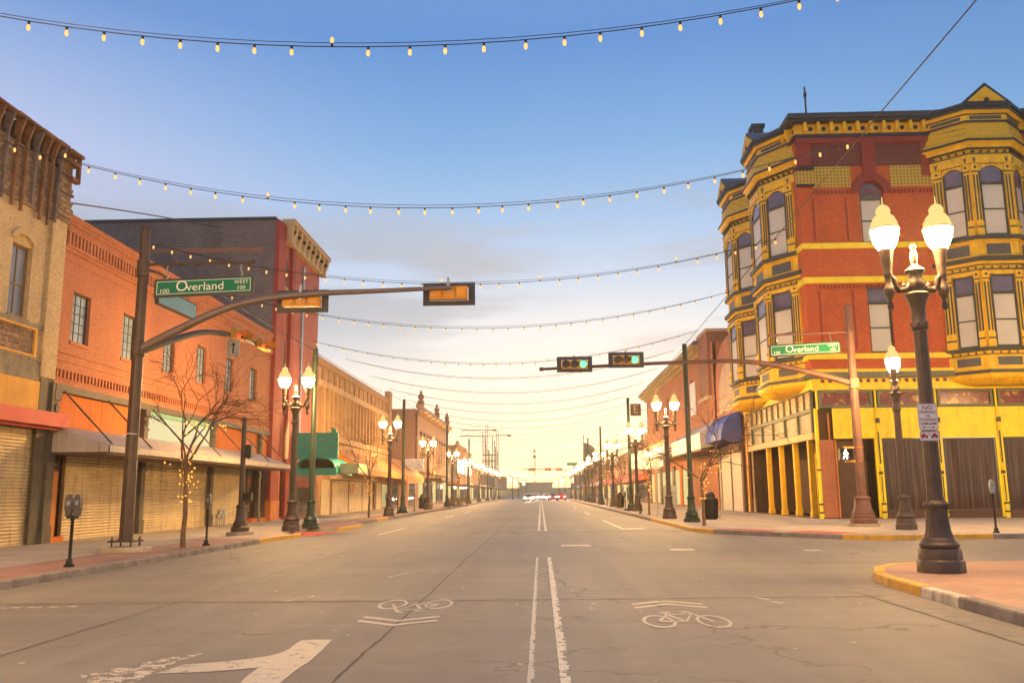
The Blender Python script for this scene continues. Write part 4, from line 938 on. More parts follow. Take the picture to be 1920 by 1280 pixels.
# ---- low salmon shop, ornate facade and the far row
B = thing('shop_building', 'low salmon shop with a pale awning below the brown windowless flank', 'building', (LX, 103, 0), 'buildings facing the corner building across the road')
b = MB(); b.fb(FL, 92.9, 113.9, 0, 5.4, -12, 0); b.build('wall', M['pinkstone'], B)
b = MB(); P = FL.p; b.hexa([P(93, 3.3, 0), P(106, 3.3, 0), P(106, 2.9, 2.0), P(93, 2.9, 2.0), P(93, 5.3, .02), P(106, 5.3, .02), P(106, 3.5, 2.02), P(93, 3.5, 2.02)]); b.build('awning', M['orange_awning'], B)
b = MB(); b.fb(FL, 101, 101.2, 4.2, 5.6, .2, 2.6); b.build('sign_board', M['white'], B)
b = MB(); b.fb(FL, 95, 98.6, .2, 2.7, .0, .05); b.build('shop_window', M['panedark'], B); b = MB(); b.fb(FL, 107, 112, .2, 2.9, 0, .05); b.build('shop_window', M['panedark'], B)
B = thing('ornate_building', 'ornate sandstone facade with urn finials and warm lights along its cornice', 'building', (LX, 132, 0), 'buildings facing the corner building across the road')
b = MB(); b.fb(FL, 114, 151, 0, 12.6, -14, -.25); b.build('side_wall', M['brownbrick'], B)
hs = [(116 + i * 3.6 + .8, 116 + i * 3.6 + 2.3, 6.2, 9.4) for i in range(10)]
b = MB(); b.fwall(FL, 114, 151, .1, 13.0, hs, .3); b.build('front_wall', M['pinkstone'], B)
for h in hs: win(FL, B, h[0], h[1], h[2], h[3], -.28, 1, 2, M['winframe'], M['panedark'])
for h in hs: b = MB(); b.fb(FL, h[0] - .15, h[1] + .15, 9.42, 9.8, 0, .25); b.build('window_hood', M['dkbrown'], B)
b = MB(); b.fb(FL, 113.9, 151.1, 11.9, 12.3, 0, .35); b.fb(FL, 113.8, 151.2, 12.3, 12.75, 0, .8); b.fb(FL, 114, 151, 12.75, 13.3, -.2, .2); b.build('cornice', M['pinkstone'], B)
for u in (116.6, 134.8, 149.6):
    b = MB(); x, y, z = FL.p(u, 13.3, .1); b.box(x - .4, x + .4, y - .4, y + .4, 13.2, 13.9); b.lathe(x, y, 13.9, [(.3, 0), (.25, .1), (.45, .5), (.3, .8), (.15, .9), (.2, 1.1), (0, 1.5)], 8); b.build('finial', M['brownbrick'], B)
b = MB(); b.fb(FL, 115, 150, 4.4, 4.9, 0, .5); b.build('shop_fascia', M['tanlite'], B)
for i in range(7): b = MB(); b.fb(FL, 115.5 + i * 4.9, 119.2 + i * 4.9, .3, 3.4, -.0, .06); b.build('shop_window', M['panedark'] if i % 3 else bpy.data.materials['lit_window_warm'], B)
b = MB(); b.fb(FL, 121, 140, 3.4, 3.75, 0, 2.4); b.build('canopy', M['castiron'], B)
b = MB()
for i in range(30): x, y, z = FL.p(114.5 + i * 1.25, 12.0 + .18 * sin(i * 1.7), .95); b.lathe(x, y, z, [(0, 0), (.09, .08), (0, .18)], 6)
tag(b.build('cornice_lights', M['fairy'], None, (LX, 132, 12)), 'warm bulbs strung along the ornate cornice', 'string light')
far = [(152, 168, 8.2, 'greybrick', 'low grey brick shop just past the ornate facade'), (168.5, 186, 10.8, 'brownbrick', 'brown brick block with a stepped parapet past the grey shop'), (186.5, 204, 10.2, 'pinkstone', 'pink stone block beyond the stepped brown one'),
       (204.5, 232, 7.2, 'tan', 'low tan shop row far down past the ornate facade'), (232.5, 262, 6.6, 'brownbrick', 'low brown shop row far down past the ornate facade'), (262.5, 300, 6.9, 'greybrick', 'long grey shop row far down past the ornate facade'), (300.5, 350, 7.5, 'tan', 'long tan block near the construction scaffold'), (350.5, 420, 8.5, 'brownbrick', 'last brown block beneath the construction scaffold')]
for a, c, h, mt, lab in far:
    B = thing('shop_building', lab, 'building', (LX, (a + c) / 2, 0), 'buildings facing the corner building across the road')
    b = MB(); b.fb(FL, a, c, 0, h, -14, 0); b.build('wall', M[mt], B)
    b = MB(); b.fb(FL, a - .05, c + .05, h, h + .25, -.4, .35); b.fb(FL, a + 2, a + 5, h + .25, h + .9, -.4, .1); b.build('parapet', M['tanlite'] if mt != 'tan' else M['brownbrick'], B)
    b = MB(); b.fb(FL, a + .5, c - .5, 3.3, 3.6, 0, 2.0); b.build('canopy', random.choice([M['castiron'], M['canopy'], M['orange_awning']]), B)
    n = int((c - a) / 5)
    for i in range(n): b = MB(); q = (c - a - 1) / n; b.fb(FL, a + .7 + i * q, a + i * q + q - .2, .3, 2.9, 0, .05); b.build('shop_window', bpy.data.materials['lit_window_warm'] if (i + int(a)) % 4 == 0 else M['panedark'], B)
    if h > 9:
        for i in range(n): b = MB(); q = (c - a - 1) / n; b.fb(FL, a + 1.4 + i * q, a + i * q + q - 1.2, 5.6, 8.2, 0, .05); b.build('window', M['panedark'], B)
# ================================================================== yellow and red corner building (front y = 46.6, flank x = 14.5)
CX, CY = 14.5, 46.6
M['redbrick'] = brick('deep_red_brick', (.46, .078, .02), (.56, .105, .028), (.36, .08, .03), .21, .072, .008, .85, .22, .35, ((.24, .04, .02), .4))
M['redtrim'] = pm('dark_red_trim', (.24, .028, .02), .7, 0, .2, 1.5, .15)
M['yellow'] = pm('yellow_paint', (.86, .52, .012), .55, 0, .2, 1.6, .15, 25, ((.45, .22, .02), .55))
M['yellow2'] = pm('lemon_yellow_paint', (.94, .70, .014), .5, 0, .16, 1.4, .12, 25, ((.58, .34, .02), .5))
M['trim'] = pm('dark_green_trim', (.045, .052, .04), .5, 0, .25, 2, .1)
M['trimblue'] = pm('blue_black_trim', (.022, .024, .042), .5, 0, .25, 2, .1)
M['greygreen'] = pm('grey_green_frame', (.13, .14, .085), .6, 0, .2, 2, .1)
M['panel'] = pm('slate_panel', (.075, .085, .085), .45, 0, .2, 2, .05)
M['shade'] = pm('pale_roller_blind', (.60, .56, .46), .35, 0, .10, .8, .03, 8, None, .6)
M['transom'] = glass('violet_transom_glass', (.10, .085, .15), .12)
M['peach'] = pm('peach_beam', (.66, .40, .16), .6, 0, .15, 1.2, .1)
def dotbrick(name, c, d, sp, r):
    m, t, b = _new(name); pos = _pos(t); sx = t.nodes.new('ShaderNodeSeparateXYZ'); t.links.new(pos, sx.inputs[0])
    def fr(v):
        q = t.nodes.new('ShaderNodeMath'); q.operation = 'MULTIPLY'; t.links.new(v, q.inputs[0]); q.inputs[1].default_value = 1 / sp
        f = t.nodes.new('ShaderNodeMath'); f.operation = 'FRACT'; t.links.new(q.outputs[0], f.inputs[0])
        g = t.nodes.new('ShaderNodeMath'); g.operation = 'SUBTRACT'; t.links.new(f.outputs[0], g.inputs[0]); g.inputs[1].default_value = .5
        h = t.nodes.new('ShaderNodeMath'); h.operation = 'POWER'; t.links.new(g.outputs[0], h.inputs[0]); h.inputs[1].default_value = 2; return h.outputs[0]
    a = t.nodes.new('ShaderNodeMath'); a.operation = 'ADD'; t.links.new(sx.outputs[0], a.inputs[0]); t.links.new(sx.outputs[1], a.inputs[1])
    s = t.nodes.new('ShaderNodeMath'); s.operation = 'ADD'; t.links.new(fr(a.outputs[0]), s.inputs[0]); t.links.new(fr(sx.outputs[2]), s.inputs[1])
    f = _rng(t, s.outputs[0], r * r * .8, r * r * 1.3)
    t.links.new(_mix(t, f, d, c), b.inputs['Base Color']); b.inputs['Roughness'].default_value = .6
    inv = t.nodes.new('ShaderNodeMath'); inv.operation = 'SUBTRACT'; inv.inputs[0].default_value = 1; t.links.new(f, inv.inputs[1]); _bump(t, b, f, .6, .03)
    return m
M['plaque'] = dotbrick('yellow_pierced_tile', (.50, .34, .04), (.22, .13, .015), .19, .30)
M['checker'] = dotbrick('dark_diaper_brick', (.15, .028, .02), (.07, .012, .012), .20, .30)
def stained():
    m, t, b = _new('stained_glass'); pos = _pos(t); mp = _map(t, pos, (1, 1, 1.0))
    v = t.nodes.new('ShaderNodeTexVoronoi'); v.inputs['Scale'].default_value = 4.5; t.links.new(mp, v.inputs[0])
    v2 = t.nodes.new('ShaderNodeTexVoronoi'); v2.feature = 'DISTANCE_TO_EDGE'; v2.inputs['Scale'].default_value = 4.5; t.links.new(mp, v2.inputs[0])
    r = t.nodes.new('ShaderNodeValToRGB'); sp = t.nodes.new('ShaderNodeSeparateColor'); t.links.new(v.outputs['Color'], sp.inputs[0]); t.links.new(sp.outputs[0], r.inputs[0]); r.color_ramp.interpolation = 'CONSTANT'
    e = r.color_ramp.elements; e[0].position = 0; e[0].color = (.16, .02, .015, 1); e[1].position = .45; e[1].color = (.22, .035, .02, 1)
    for p, c in ((.68, (.42, .20, .04)), (.82, (.25, .03, .03)), (.92, (.10, .10, .30)), (.96, (.5, .32, .10))): q = e.new(p); q.color = (*c, 1)
    c = _mix(t, _rng(t, v2.outputs['Distance'], .02, .06), (.16, .10, .06), r.outputs[0])
    t.links.new(c, b.inputs['Base Color']); b.inputs['Roughness'].default_value = .2; return m
M['stained'] = stained()
M['obscure'] = brick('obscure_wired_glass', (.17, .155, .085), (.21, .19, .10), (.09, .085, .05), .22, .16, .01, .5, .25, .1)
M['amber'] = pm('amber_pattern_glass', (.50, .33, .13), .3, 0, .45, 5, .1)
def shingle():
    m = brick('yellow_fish_scale_shingle', (.76, .43, .012), (.82, .48, .016), (.34, .17, .006), .20, .13, .012, .6, .15, .8); return m
M['shingle'] = shingle()

B = thing('corner_building', 'ornate yellow and red three-storey corner building with projecting bay windows', 'building', (CX, CY, 0))
FF = Fr((0, CY, 0), (1, 0, 0), (0, -1, 0))           # front, u = x
FK = Fr((CX, 0, 0), (0, -1, 0), (-1, 0, 0))          # flank, u = -y
XR = 31.0
# main walls
H2 = [(17.72, 18.98, 8.8, 12.5)]; H3 = [(17.72, 19.02, 14.84, 18.35)]
b = MB()
b.fwall(FF, CX, XR, 7.5, 20.9, [(17.72, 18.98, 8.8, 12.5), (17.72, 19.02, 14.84, 18.35)], .3)
b.fwall(FK, -62.8, -CY, 6.9, 20.9, [], .3)
b.box(CX + .31, XR, CY + .31, 62.8, 7.0, 20.9)
b.build('brick_wall', M['redbrick'], B)
b = MB()
for z0_, z1_ in ((7.75, 7.92), (8.46, 8.74), (12.60, 12.94), (14.52, 14.83)):
    b.fb(FF, CX - .13, 22.0, z0_, z1_, 0, .13); b.fb(FK, -62.8, -CY - .001, z0_, z1_, 0, .13)
b.build('yellow_band', M['yellow2'], B)
b = MB()
b.fb(FF, CX - .06, CX + .95, 7.93, 8.45, 0, .06); b.fb(FF, CX - .06, CX + .55, 8.75, 12.59, 0, .06); b.fb(FF, CX - .06, CX + .55, 14.84, 18.0, 0, .06); b.fb(FF, CX - .06, CX + .55, 12.95, 14.51, 0, .06)
b.build('corner_pier', M['redbrick'], B)
b = MB(); b.fb(FF, CX - .08, CX + .7, 19.25, 20.88, 0, .10); b.fb(FF, 17.98, 18.72, 18.55, 20.88, 0, .12); b.fb(FF, 21.2, 21.8, 18.6, 20.88, 0, .08); b.fb(FF, CX - .08, 21.8, 20.55, 20.88, .0, .13)
pts = [(18.37 + 1.1 * cos(radians(a)), 17.72 + 1.1 * sin(radians(a))) for a in range(0, 181, 15)]; pin = [(18.37 + .66 * cos(radians(a)), 17.72 + .62 * sin(radians(a))) for a in range(180, -1, -15)]
b.fpoly(FF, pts + pin, -.1, .09); b.build('red_trim', M['redtrim'], B)
b = MB(); b.fb(FF, CX + .72, 17.3, 18.02, 19.2, 0, .05); b.build('tile_panel', M['plaque'], B); b = MB(); b.fb(FF, 19.45, 21.75, 18.02, 19.2, 0, .05); b.build('tile_panel', M['plaque'], B)
b = MB(); b.fb(FF, CX + .72, 17.95, 19.22, 20.5, 0, .03); b.build('brick_panel', M['checker'], B); b = MB(); b.fb(FF, 18.75, 21.2, 19.22, 20.5, 0, .03); b.build('brick_panel', M['checker'], B)
b = MB(); b.fb(FF, CX - .2, CX + .75, 18.18, 18.95, .02, .22); b.fb(FF, CX - .25, CX + .8, 19.02, 19.12, 0, .28, 1); b.fb(FF, CX - .22, CX + .78, 18.08, 18.16, 0, .24, 1); b.build('corner_capital', [M['plaque'], M['trimblue']], B)
b = MB(); u = CX + .7
while u < 21.6: b.fb(FF, u, u + .1, 17.62, 17.85, 0, .05); b.fb(FF, u, u + .1, 12.3, 12.5, 0, .04) ; u += .2
b.build('dentil_moulding', M['redtrim'], B)
b = MB(); [b.fb(FF, a, a + .1, z0_, z1_, .001, .015) for a in (CX + .62, 16.9) for z0_, z1_ in ((9.0, 12.2), (15.0, 17.4))]; b.build('downpipe_groove', M['redtrim'], B)
# front single windows
def sash(F, u0, u1, z0, z1, d, root, part=None, arch=False, trans=None, split=.5, fr=None):
    b = MB(); fr = .09
    zt = z1; f0 = d; f1 = d + .07
    if trans: zt = z1 - trans
    b.fb(F, u0, u0 + fr, z0, z1, f0, f1); b.fb(F, u1 - fr, u1, z0, z1, f0, f1); b.fb(F, u0 + fr, u1 - fr, z0, z0 + fr, f0, f1 + .02); b.fb(F, u0 + fr, u1 - fr, z1 - fr, z1, f0, f1)
    if trans: b.fb(F, u0 + fr, u1 - fr, zt - .09, zt + .05, f0, f1 + .03)
    zm = z0 + (zt - z0) * split; b.fb(F, u0 + fr, u1 - fr, zm - .035, zm + .035, f0, f1 - .02)
    if arch:   # filled corners above a segmental head
        uc, w = (u0 + u1) / 2, (u1 - u0) / 2; R = w * 1.25 if arch != 2 else w * 1.01; cz = z1 - R + .02
        a = [(uc + R * cos(q), cz + R * sin(q)) for q in [pi / 2 + (math.acos(min(1, w / R)) - pi / 2) * (1 - 2 * i / 12) for i in range(13)]]
        a = [(max(u0, min(u1, p)), q) for p, q in a]
        for (p, q), (p2, q2) in zip(a, a[1:]):
            if abs(p2 - p) > 1e-4: b.fpoly(F, [(p, q - .07), (p2, q2 - .07), (p2, z1 + .02), (p, z1 + .02)], f0 + .01, f1 + .03, 1)
    o = b.build('window', [M['trim'], M['yellow'] if root and arch != 2 else M['redtrim']], root if part is None else None)
    g = MB(); g.fq(F, u0 + .03, u1 - .03, z0 + .05, zt, d + .02)
    pb = ABS[root.name]
    if part is not None:   # the blind and transom glass stay with the window mesh
        me = o.data; me.transform(Matrix.Translation((-pb[0], -pb[1], -pb[2]))); o.parent = part
        g2 = MB(); g2.fq(F, u0 + .03, u1 - .03, z0 + .05, zt, d + .02)
        if trans: g2.fq(F, u0 + .03, u1 - .03, zt, z1 - .03, d + .022, 1)
        q = g2.build('window_pane', [M['shade'], M['transom']]); q.parent = part; q.data.transform(Matrix.Translation((-pb[0], -pb[1], -pb[2])))
    else:
        g = MB(); g.fq(F, u0 + .03, u1 - .03, z0 + .05, zt, d + .02)
        if trans: g.fq(F, u0 + .03, u1 - .03, zt, z1 - .03, d + .022, 1)
        q = g.build('pane', [M['shade'], M['transom']]); q.parent = o; q.data.transform(Matrix.Translation((-pb[0], -pb[1], -pb[2])))
    return o
sash(FF, 17.74, 18.96, 8.8, 12.48, -.22, B, None, False, .95); sash(FF, 17.74, 19.0, 14.85, 18.33, -.22, B, None, 2, .95)
# main cornice of the straight front
def cornice(F, u0, u1, endl=0, endr=0):
    b = MB()
    b.fb(F, u0 - endl * .1, u1, 20.9, 21.08, 0, .16, 1); b.fb(F, u0, u1, 21.08, 21.70, 0, .08, 0); b.fb(F, u0 - endl * .55, u1, 21.70, 21.86, 0, .52, 1); b.fb(F, u0 - endl * .6, u1, 21.86, 22.04, -.1, .60, 2); b.fb(F, u0 - endl * .5, u1, 22.04, 22.2, -.6, .48, 1)
    u = u0 + .35
    while u < u1 - .2:
        b.fb(F, u, u + .16, 21.2, 21.69, .08, .42, 0); b.fb(F, u + .02, u + .14, 21.08, 21.2, .08, .25, 0)
        b.disc(F, u + .45, 21.4, .13, .08, .10, 10, 1); u += .72
    return b.build('cornice', [M['yellow'], M['trimblue'], M['trim']], B)
cornice(FF, CX, 21.8, 1); cornice(FF, 26.7, XR); cornice(FK, -62.8, -CY - .001)
b = MB(); b.box(CX - .3, XR, CY - .3, 62.8, 22.16, 22.24); b.box(14.75, 15.45, 56.6, 57.4, 22.2, 25.9); b.box(14.65, 15.55, 56.5, 57.5, 25.9, 26.15); b.build('roof', M['trimblue'], B)
b = MB(); b.tube([(15.25, 46.9, 22.4), (15.25, 46.9, 24.1)], .05, 6); b.box(15.18, 15.32, 46.83, 46.97, 23.5, 23.75); b.build('flag_pole', M['black'], B)

# bay windows -----------------------------------------------------------------
def off_poly(F, pts, e):
    """outline (u,d) of a three-sided bay pushed out by e; ends stay on the wall"""
    out = []; P = [Vector(p) for p in pts]
    ns = []
    for a, c in zip(P, P[1:]): t = (c - a).normalized(); ns.append(Vector((-t.y, t.x)) if Vector((-t.y, t.x)).y > -1e-6 and True else Vector((t.y, -t.x)))
    ls = [(a + n * e, (c - a).normalized()) for a, c, n in zip(P, P[1:], ns)]
    def isect(p, d, q, f):
        k = d.x * f.y - d.y * f.x; s = ((q.x - p.x) * f.y - (q.y - p.y) * f.x) / k; return p + d * s
    wall = (Vector((0, -.02)), Vector((1, 0)))
    out.append(isect(*ls[0], *wall)); out.append(isect(*ls[0], *ls[1])); out.append(isect(*ls[1], *ls[2])); out.append(isect(*ls[2], *wall))
    return [F.p(p.x, 0, p.y)[:2] for p in out]
def bay(F, u0, u1, u2, u3, dep, gable=True):
    pts = [(u0, 0), (u1, dep), (u2, dep), (u3, 0)]
    core = MB(); Y, T, TB, PN, SH = 0, 1, 2, 3, 4
    pl = lambda e: off_poly(F, pts, e)
    core.prism(pl(0), 7.4, 21.7, Y)
    def ring(z0, z1, e, m): core.prism(pl(e), z0, z1, m)
    ring(7.45, 7.62, .28, T); ring(7.62, 7.72, .18, Y); ring(8.42, 8.46, .08, T); ring(8.62, 8.66, .10, T); ring(8.66, 8.80, .22, T)
    ring(12.86, 12.92, .14, T); ring(13.14, 13.18, .12, T); ring(13.18, 13.34, .16, Y); ring(13.34, 13.56, .30, T); ring(14.42, 14.52, .10, Y); ring(14.52, 14.72, .24, T)
    ring(18.72, 19.2, .13, Y); ring(19.2, 19.25, .17, T); ring(19.52, 19.57, .17, T); ring(19.57, 19.72, .24, Y)
    core.loft(pl(.24), 19.72, pl(.40), 19.86, Y); core.prism(pl(.44), 19.86, 19.98, TB)
    zs = [(19.98, .38), (20.2, .25), (20.5, .17), (21.02, .08)]
    for (za, ea), (zb, eb) in zip(zs, zs[1:]): core.loft(pl(ea), za, pl(eb), zb, SH, caps=False)
    core.prism(pl(.14), 21.02, 21.12, TB); core.prism(pl(.09), 21.12, 21.45, Y); core.prism(pl(.14), 21.45, 21.55, TB); core.loft(pl(.18), 21.5, pl(.30), 21.65, Y); core.prism(pl(.36), 21.65, 21.82, T); core.prism(pl(.44), 21.82, 22.02, TB)
    # rounded underside
    q = [(7.45, .2), (7.25, .12), (7.08, -.1), (6.95, -.42), (6.88, -.8)]
    for (za, ea), (zb, eb) in zip(q, q[1:]): core.loft(pl(ea), za, pl(max(eb, -.8)), zb, Y)
    cen = (u1 + u2) / 2
    for i in range(9):
        f = -1 + 2 * i / 8; uu = cen + f * (u2 - u1) * .52
        core.tube([F.p(cen + (uu - cen) * k_, z_, d_) for z_, k_, d_ in ((7.44, 1.1, dep + .19), (7.25, 1.02, dep + .11), (7.08, .9, dep - .1), (6.96, .72, dep - .40))], .03, 5, Y)
    # gable with fan
    w = (u2 - u1) / 2 + .28; A = F.p
    d1 = dep + .36
    core.hexa([A(cen - w, 22.02, -1.2), A(cen + w, 22.02, -1.2), A(cen + w, 22.02, d1), A(cen - w, 22.02, d1), A(cen - .02, 23.15, -1.2), A(cen + .02, 23.15, -1.2), A(cen + .02, 23.15, d1), A(cen - .02, 23.15, d1)], TB)
    core.loft(pl(.40), 22.02, [F.p(p, 0, dd)[:2] for p, dd in ((u0, -.5), (u1 + .3, -.2), (u2 - .3, -.2), (u3, -.5))], 22.6, TB)
    o = core.build('bay_window', [M['yellow'], M['trim'], M['trimblue'], M['panel'], M['shingle']], B)
    g = MB(); g.fpoly(F, [(cen - w + .32, 22.10), (cen + w - .32, 22.10), (cen, 22.95)], d1, d1 + .03, 0)
    for i in range(9):
        a = pi * (i + .5) / 9; r = (w - .40) * .95 / (abs(cos(a)) + 1.18 * sin(a))
        g.fpoly(F, [(cen + .16 * cos(a), 22.12 + .14 * sin(a)), (cen + r * cos(a - .13), 22.12 + r * max(0, sin(a - .13)) * .86), (cen + r * cos(a + .13), 22.12 + r * max(0, sin(a + .13)) * .86)], d1 + .03, d1 + .07, 0)
    g.disc(F, cen, 22.15, .13, d1 + .02, d1 + .09, 12, 1); subpart(g, 'sunburst_gable', [M['yellow'], M['trimblue']], o, B)
    # per-face trim
    P = [F.p(*(p[0], 0, p[1])) for p in pts]
    dots = MB(); pil = MB(); pan = MB(); arch = MB()
    for k in range(3):
        a, c = Vector(P[k]), Vector(P[k + 1]); Lk = (c - a).length; t = (c - a).normalized(); n = Vector((t.y, -t.x, 0))
        if n.dot(F.n) < -.01 or (k != 1 and n.dot(F.n) < 0): n = -n
        G = Fr((a.x, a.y, 0), t, n)
        pw = .40 if k == 1 else .34; l0, l1 = (pw, Lk - pw)
        if k == 0: l0 = .55
        if k == 2: l1 = Lk - .55
        for u, z0_, z1_ in ((0, 8.8, 12.86), (l1, 8.8, 12.86), (0, 14.72, 18.7), (l1, 14.72, 18.7)):
            pil = MB(); uu = u + .03; u_b = (l0 if u == 0 else Lk) - .03; 
            pil.fb(G, uu, u_b, z0_, z1_, .0, .10, 0)
            pil.fb(G, uu - .015, u_b + .015, z0_ + .02, z0_ + .78, .10, .16, 0); pil.fb(G, uu - .02, u_b + .02, z0_ + .42, z0_ + .50, .16, .18, 1); pil.fb(G, uu - .02, u_b + .02, z1_ - .48, z1_ - .42, .10, .15, 1); pil.fb(G, uu - .015, u_b + .015, z1_ - .42, z1_ - .02, .10, .15, 0)
            wv = u_b - uu; nn = 2 if wv < .42 else 3
            for j in range(nn): q = uu + wv * (j + .5) / nn; pil.fb(G, q - .045, q + .045, z0_ + .85, z1_ - .62, .10, .112, 1)
            pil.disc(G, (uu + u_b) / 2, z1_ - .22, .075, .15, .165, 8, 1); subpart(pil, 'pilaster', [M['yellow'], M['trim']], o, B)
        for z in (8.54, 13.03, 19.38):
            m_ = max(3, int(Lk / .36))
            for j in range(m_): dots.disc(G, Lk * (j + .5) / m_, z, .058, .0, .03 if z < 19 else .15, 8)
        for z0_, z1_ in ((7.86, 8.3), (13.72, 14.3)):
            pan.fb(G, Lk * .2, Lk * .8, z0_, z1_, 0, .025, 0); 
            for aa in ((Lk * .2 - .06, Lk * .8 + .06, z0_ - .05, z0_), (Lk * .2 - .06, Lk * .8 + .06, z1_, z1_ + .05), (Lk * .2 - .06, Lk * .2, z0_, z1_), (Lk * .8, Lk * .8 + .06, z0_, z1_)): pan.fb(G, *aa, 0, .05, 1)
        pan.fb(G, Lk * .1, Lk * .9, 21.2, 21.38, .09, .115, 0)
        sash(G, l0 + .02, l1 - .02, 8.82, 12.62, .005, B, o, False, .95); sash(G, l0 + .02, l1 - .02, 14.74, 18.62, .005, B, o, True, 1.0)
        # scalloped head over the second-floor transom
        s_ = MB(); nn = 7
        for j in range(nn): q0 = l0 + (l1 - l0) * j / nn; q1 = l0 + (l1 - l0) * (j + 1) / nn; h = .13 + .07 * sin(pi * (j + .5) / nn); arch.fb(G, q0, q1, 12.62 + (.2 - h), 12.86, .0, .11)
        for j in range(5): q = l0 + (l1 - l0) * (j + .5) / 5; arch.fb(G, q - .008, q + .008, 18.6, 18.72, .13, .14, 1)
        for q in (l0 * .5, (l1 + Lk) / 2): arch.fpoly(G, [(q - .03, 18.75), (q + .03, 18.75), (q + .09, 19.1), (q, 18.95), (q - .09, 19.1)], .13, .145, 1)
    subpart(dots, 'dot_trim', M['trim'], o, B); subpart(pan, 'panel_trim', [M['panel'], M['yellow']], o, B); subpart(arch, 'head_moulding', [M['yellow'], M['trim']], o, B)
    return o
bay(FF, 21.75, 23.15, 25.25, 26.65, 1.35)
bay(FK, -54.2, -52.4, -49.6, -47.7, 1.28)
bay(FK, -61.9, -60.2, -57.6, -55.8, 1.22)

# ground floor, front
b = MB(); b.fb(FF, CX, XR, 6.82, 7.42, -.3, .06); b.fb(FK, -62.6, -CY - .001, 6.9, 7.42, -.3, .06); b.fwall(FF, CX + .9, XR, 4.26, 5.86, [], .1); b.build('fascia', M['yellow2'], B)
b = MB(); b.fb(FF, CX - .3, XR, 7.43, 7.60, -.2, .42, 0); b.fb(FF, CX - .2, XR, 7.60, 7.74, -.2, .30, 0); b.fb(FK, -62.6, -CY - .001, 7.43, 7.6, -.2, .4, 0)
u = CX + .5
while u < XR: b.disc(FF, u, 7.30, .10, .06, .075, 8, 1); b.fpoly(FF, [(u - .16, 7.42), (u - .12, 7.16), (u + .12, 7.16), (u + .16, 7.42)], .06, .068, 2); u += .40
b.build('storefront_cornice', [M['greygreen'], M['trim'], M['yellow']], B)
PX = [17.68, 20.80, 23.92, 27.04, 30.16]
segs = [(CX + .28, 17.55), (17.8, 20.68), (20.92, 23.8), (24.05, 26.92), (27.16, 30.04)]
for a, c in segs:
    b = MB(); zz = (5.88, 6.80)
    for q in ((a, c, 5.88, 6.02), (a, c, 6.66, 6.80), (a, a + .14, 6.02, 6.66), (c - .14, c, 6.02, 6.66)): b.fb(FF, *q, -.12, .05)
    o = b.build('transom', M['greygreen'], B); g = MB(); g.fq(FF, a + .1, c - .1, 5.98, 6.70, -.06)
    for j in range(1, 4): pass
    subpart(g, 'stained_glass', M['stained'], o, B)
for x in [CX + .13] + PX:
    b = MB(); X_, Y_, Z_ = FF.p(x, 0, .05)
    b.lathe(X_, Y_, 5.8, [(.09, 0), (.06, .05), (.06, .95), (.09, 1.0)], 8)
    if x > 15:
        b.fb(FF, x - .19, x + .19, .18, 4.25, -.12, .03)
        b.lathe(X_, Y_, .15, [(.13, 0), (.13, .3), (.10, .35), (.12, .6), (.08, .7), (.07, 2.6), (.09, 2.65), (.07, 2.7), (.065, 4.9), (.12, 5.05), (.13, 5.2), (.06, 5.25), (.06, 5.65)], 10)
        for z in (.42, .85): b.fb(FF, x - .12, x + .12, z, z + .09, .12, .18, 1)
        b.lathe(X_, Y_ - .02, 2.35, [(.0, 0), (.10, .05), (.10, .18), (0, .22)], 8, 1); b.fb(FF, x - .1, x + .1, 5.05, 5.3, .1, .2, 1); b.fb(FF, x - .035, x + .035, 2.95, 4.6, .11, .135, 1); b.fb(FF, x - .025, x + .025, .98, 2.3, .11, .135, 1)
    b.build('column', [M['yellow2'], M['trim']], B)
M['shopglass'] = glass('shop_glass_brown', (.06, .036, .03), .06, .5, .006)
_t = M['shopglass'].node_tree; _b = [n for n in _t.nodes if n.type == 'BSDF_PRINCIPLED'][0]
_t.links.new(_mix(_t, _rng(_t, _noise(_t, _map(_t, _pos(_t), (9, 9, .25)), 1, 4), .4, .7), (.045, .024, .018), (.13, .085, .065)), _b.inputs['Base Color'])
for i, (a, c) in enumerate(((17.93, 20.55), (21.05, 23.67), (24.17, 26.79), (27.29, 29.9))):
    win(FF, B, a, c, .55, 4.24, -.08, 1, 1, M['trim'], M['shopglass'], .06, .03, 'shop_window')
    b = MB(); b.fb(FF, a, c, .2, .54, -.1, -.02); b.build('stall_riser', M['dkbrown'], B)
b = MB(); b.fb(FF, CX, XR, .14, .2, -.2, .12); b.fb(FK, -62.5, -CY - .001, .14, .19, -.2, .12); b.build('base_course', M['dkbrown'], B)
# recessed glazed door left of the first shop window
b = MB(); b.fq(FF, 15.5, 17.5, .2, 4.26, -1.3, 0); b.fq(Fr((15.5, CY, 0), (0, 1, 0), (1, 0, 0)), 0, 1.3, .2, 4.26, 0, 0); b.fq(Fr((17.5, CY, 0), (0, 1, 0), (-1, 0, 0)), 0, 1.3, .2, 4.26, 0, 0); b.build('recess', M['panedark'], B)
b = MB()
for u in (15.62, 16.05, 16.5, 16.95, 17.4): b.fb(FF, u - .04, u + .04, .2, 3.0, -1.28, -1.2)
b.fb(FF, 15.6, 17.45, 2.95, 3.05, -1.28, -1.18); b.fb(FF, 15.6, 16.5, 1.2, 1.26, -1.28, -1.2); b.fb(FF, 16.55, 16.9, .2, 2.95, -1.24, -1.2); b.build('door', M['winframe2'], B)
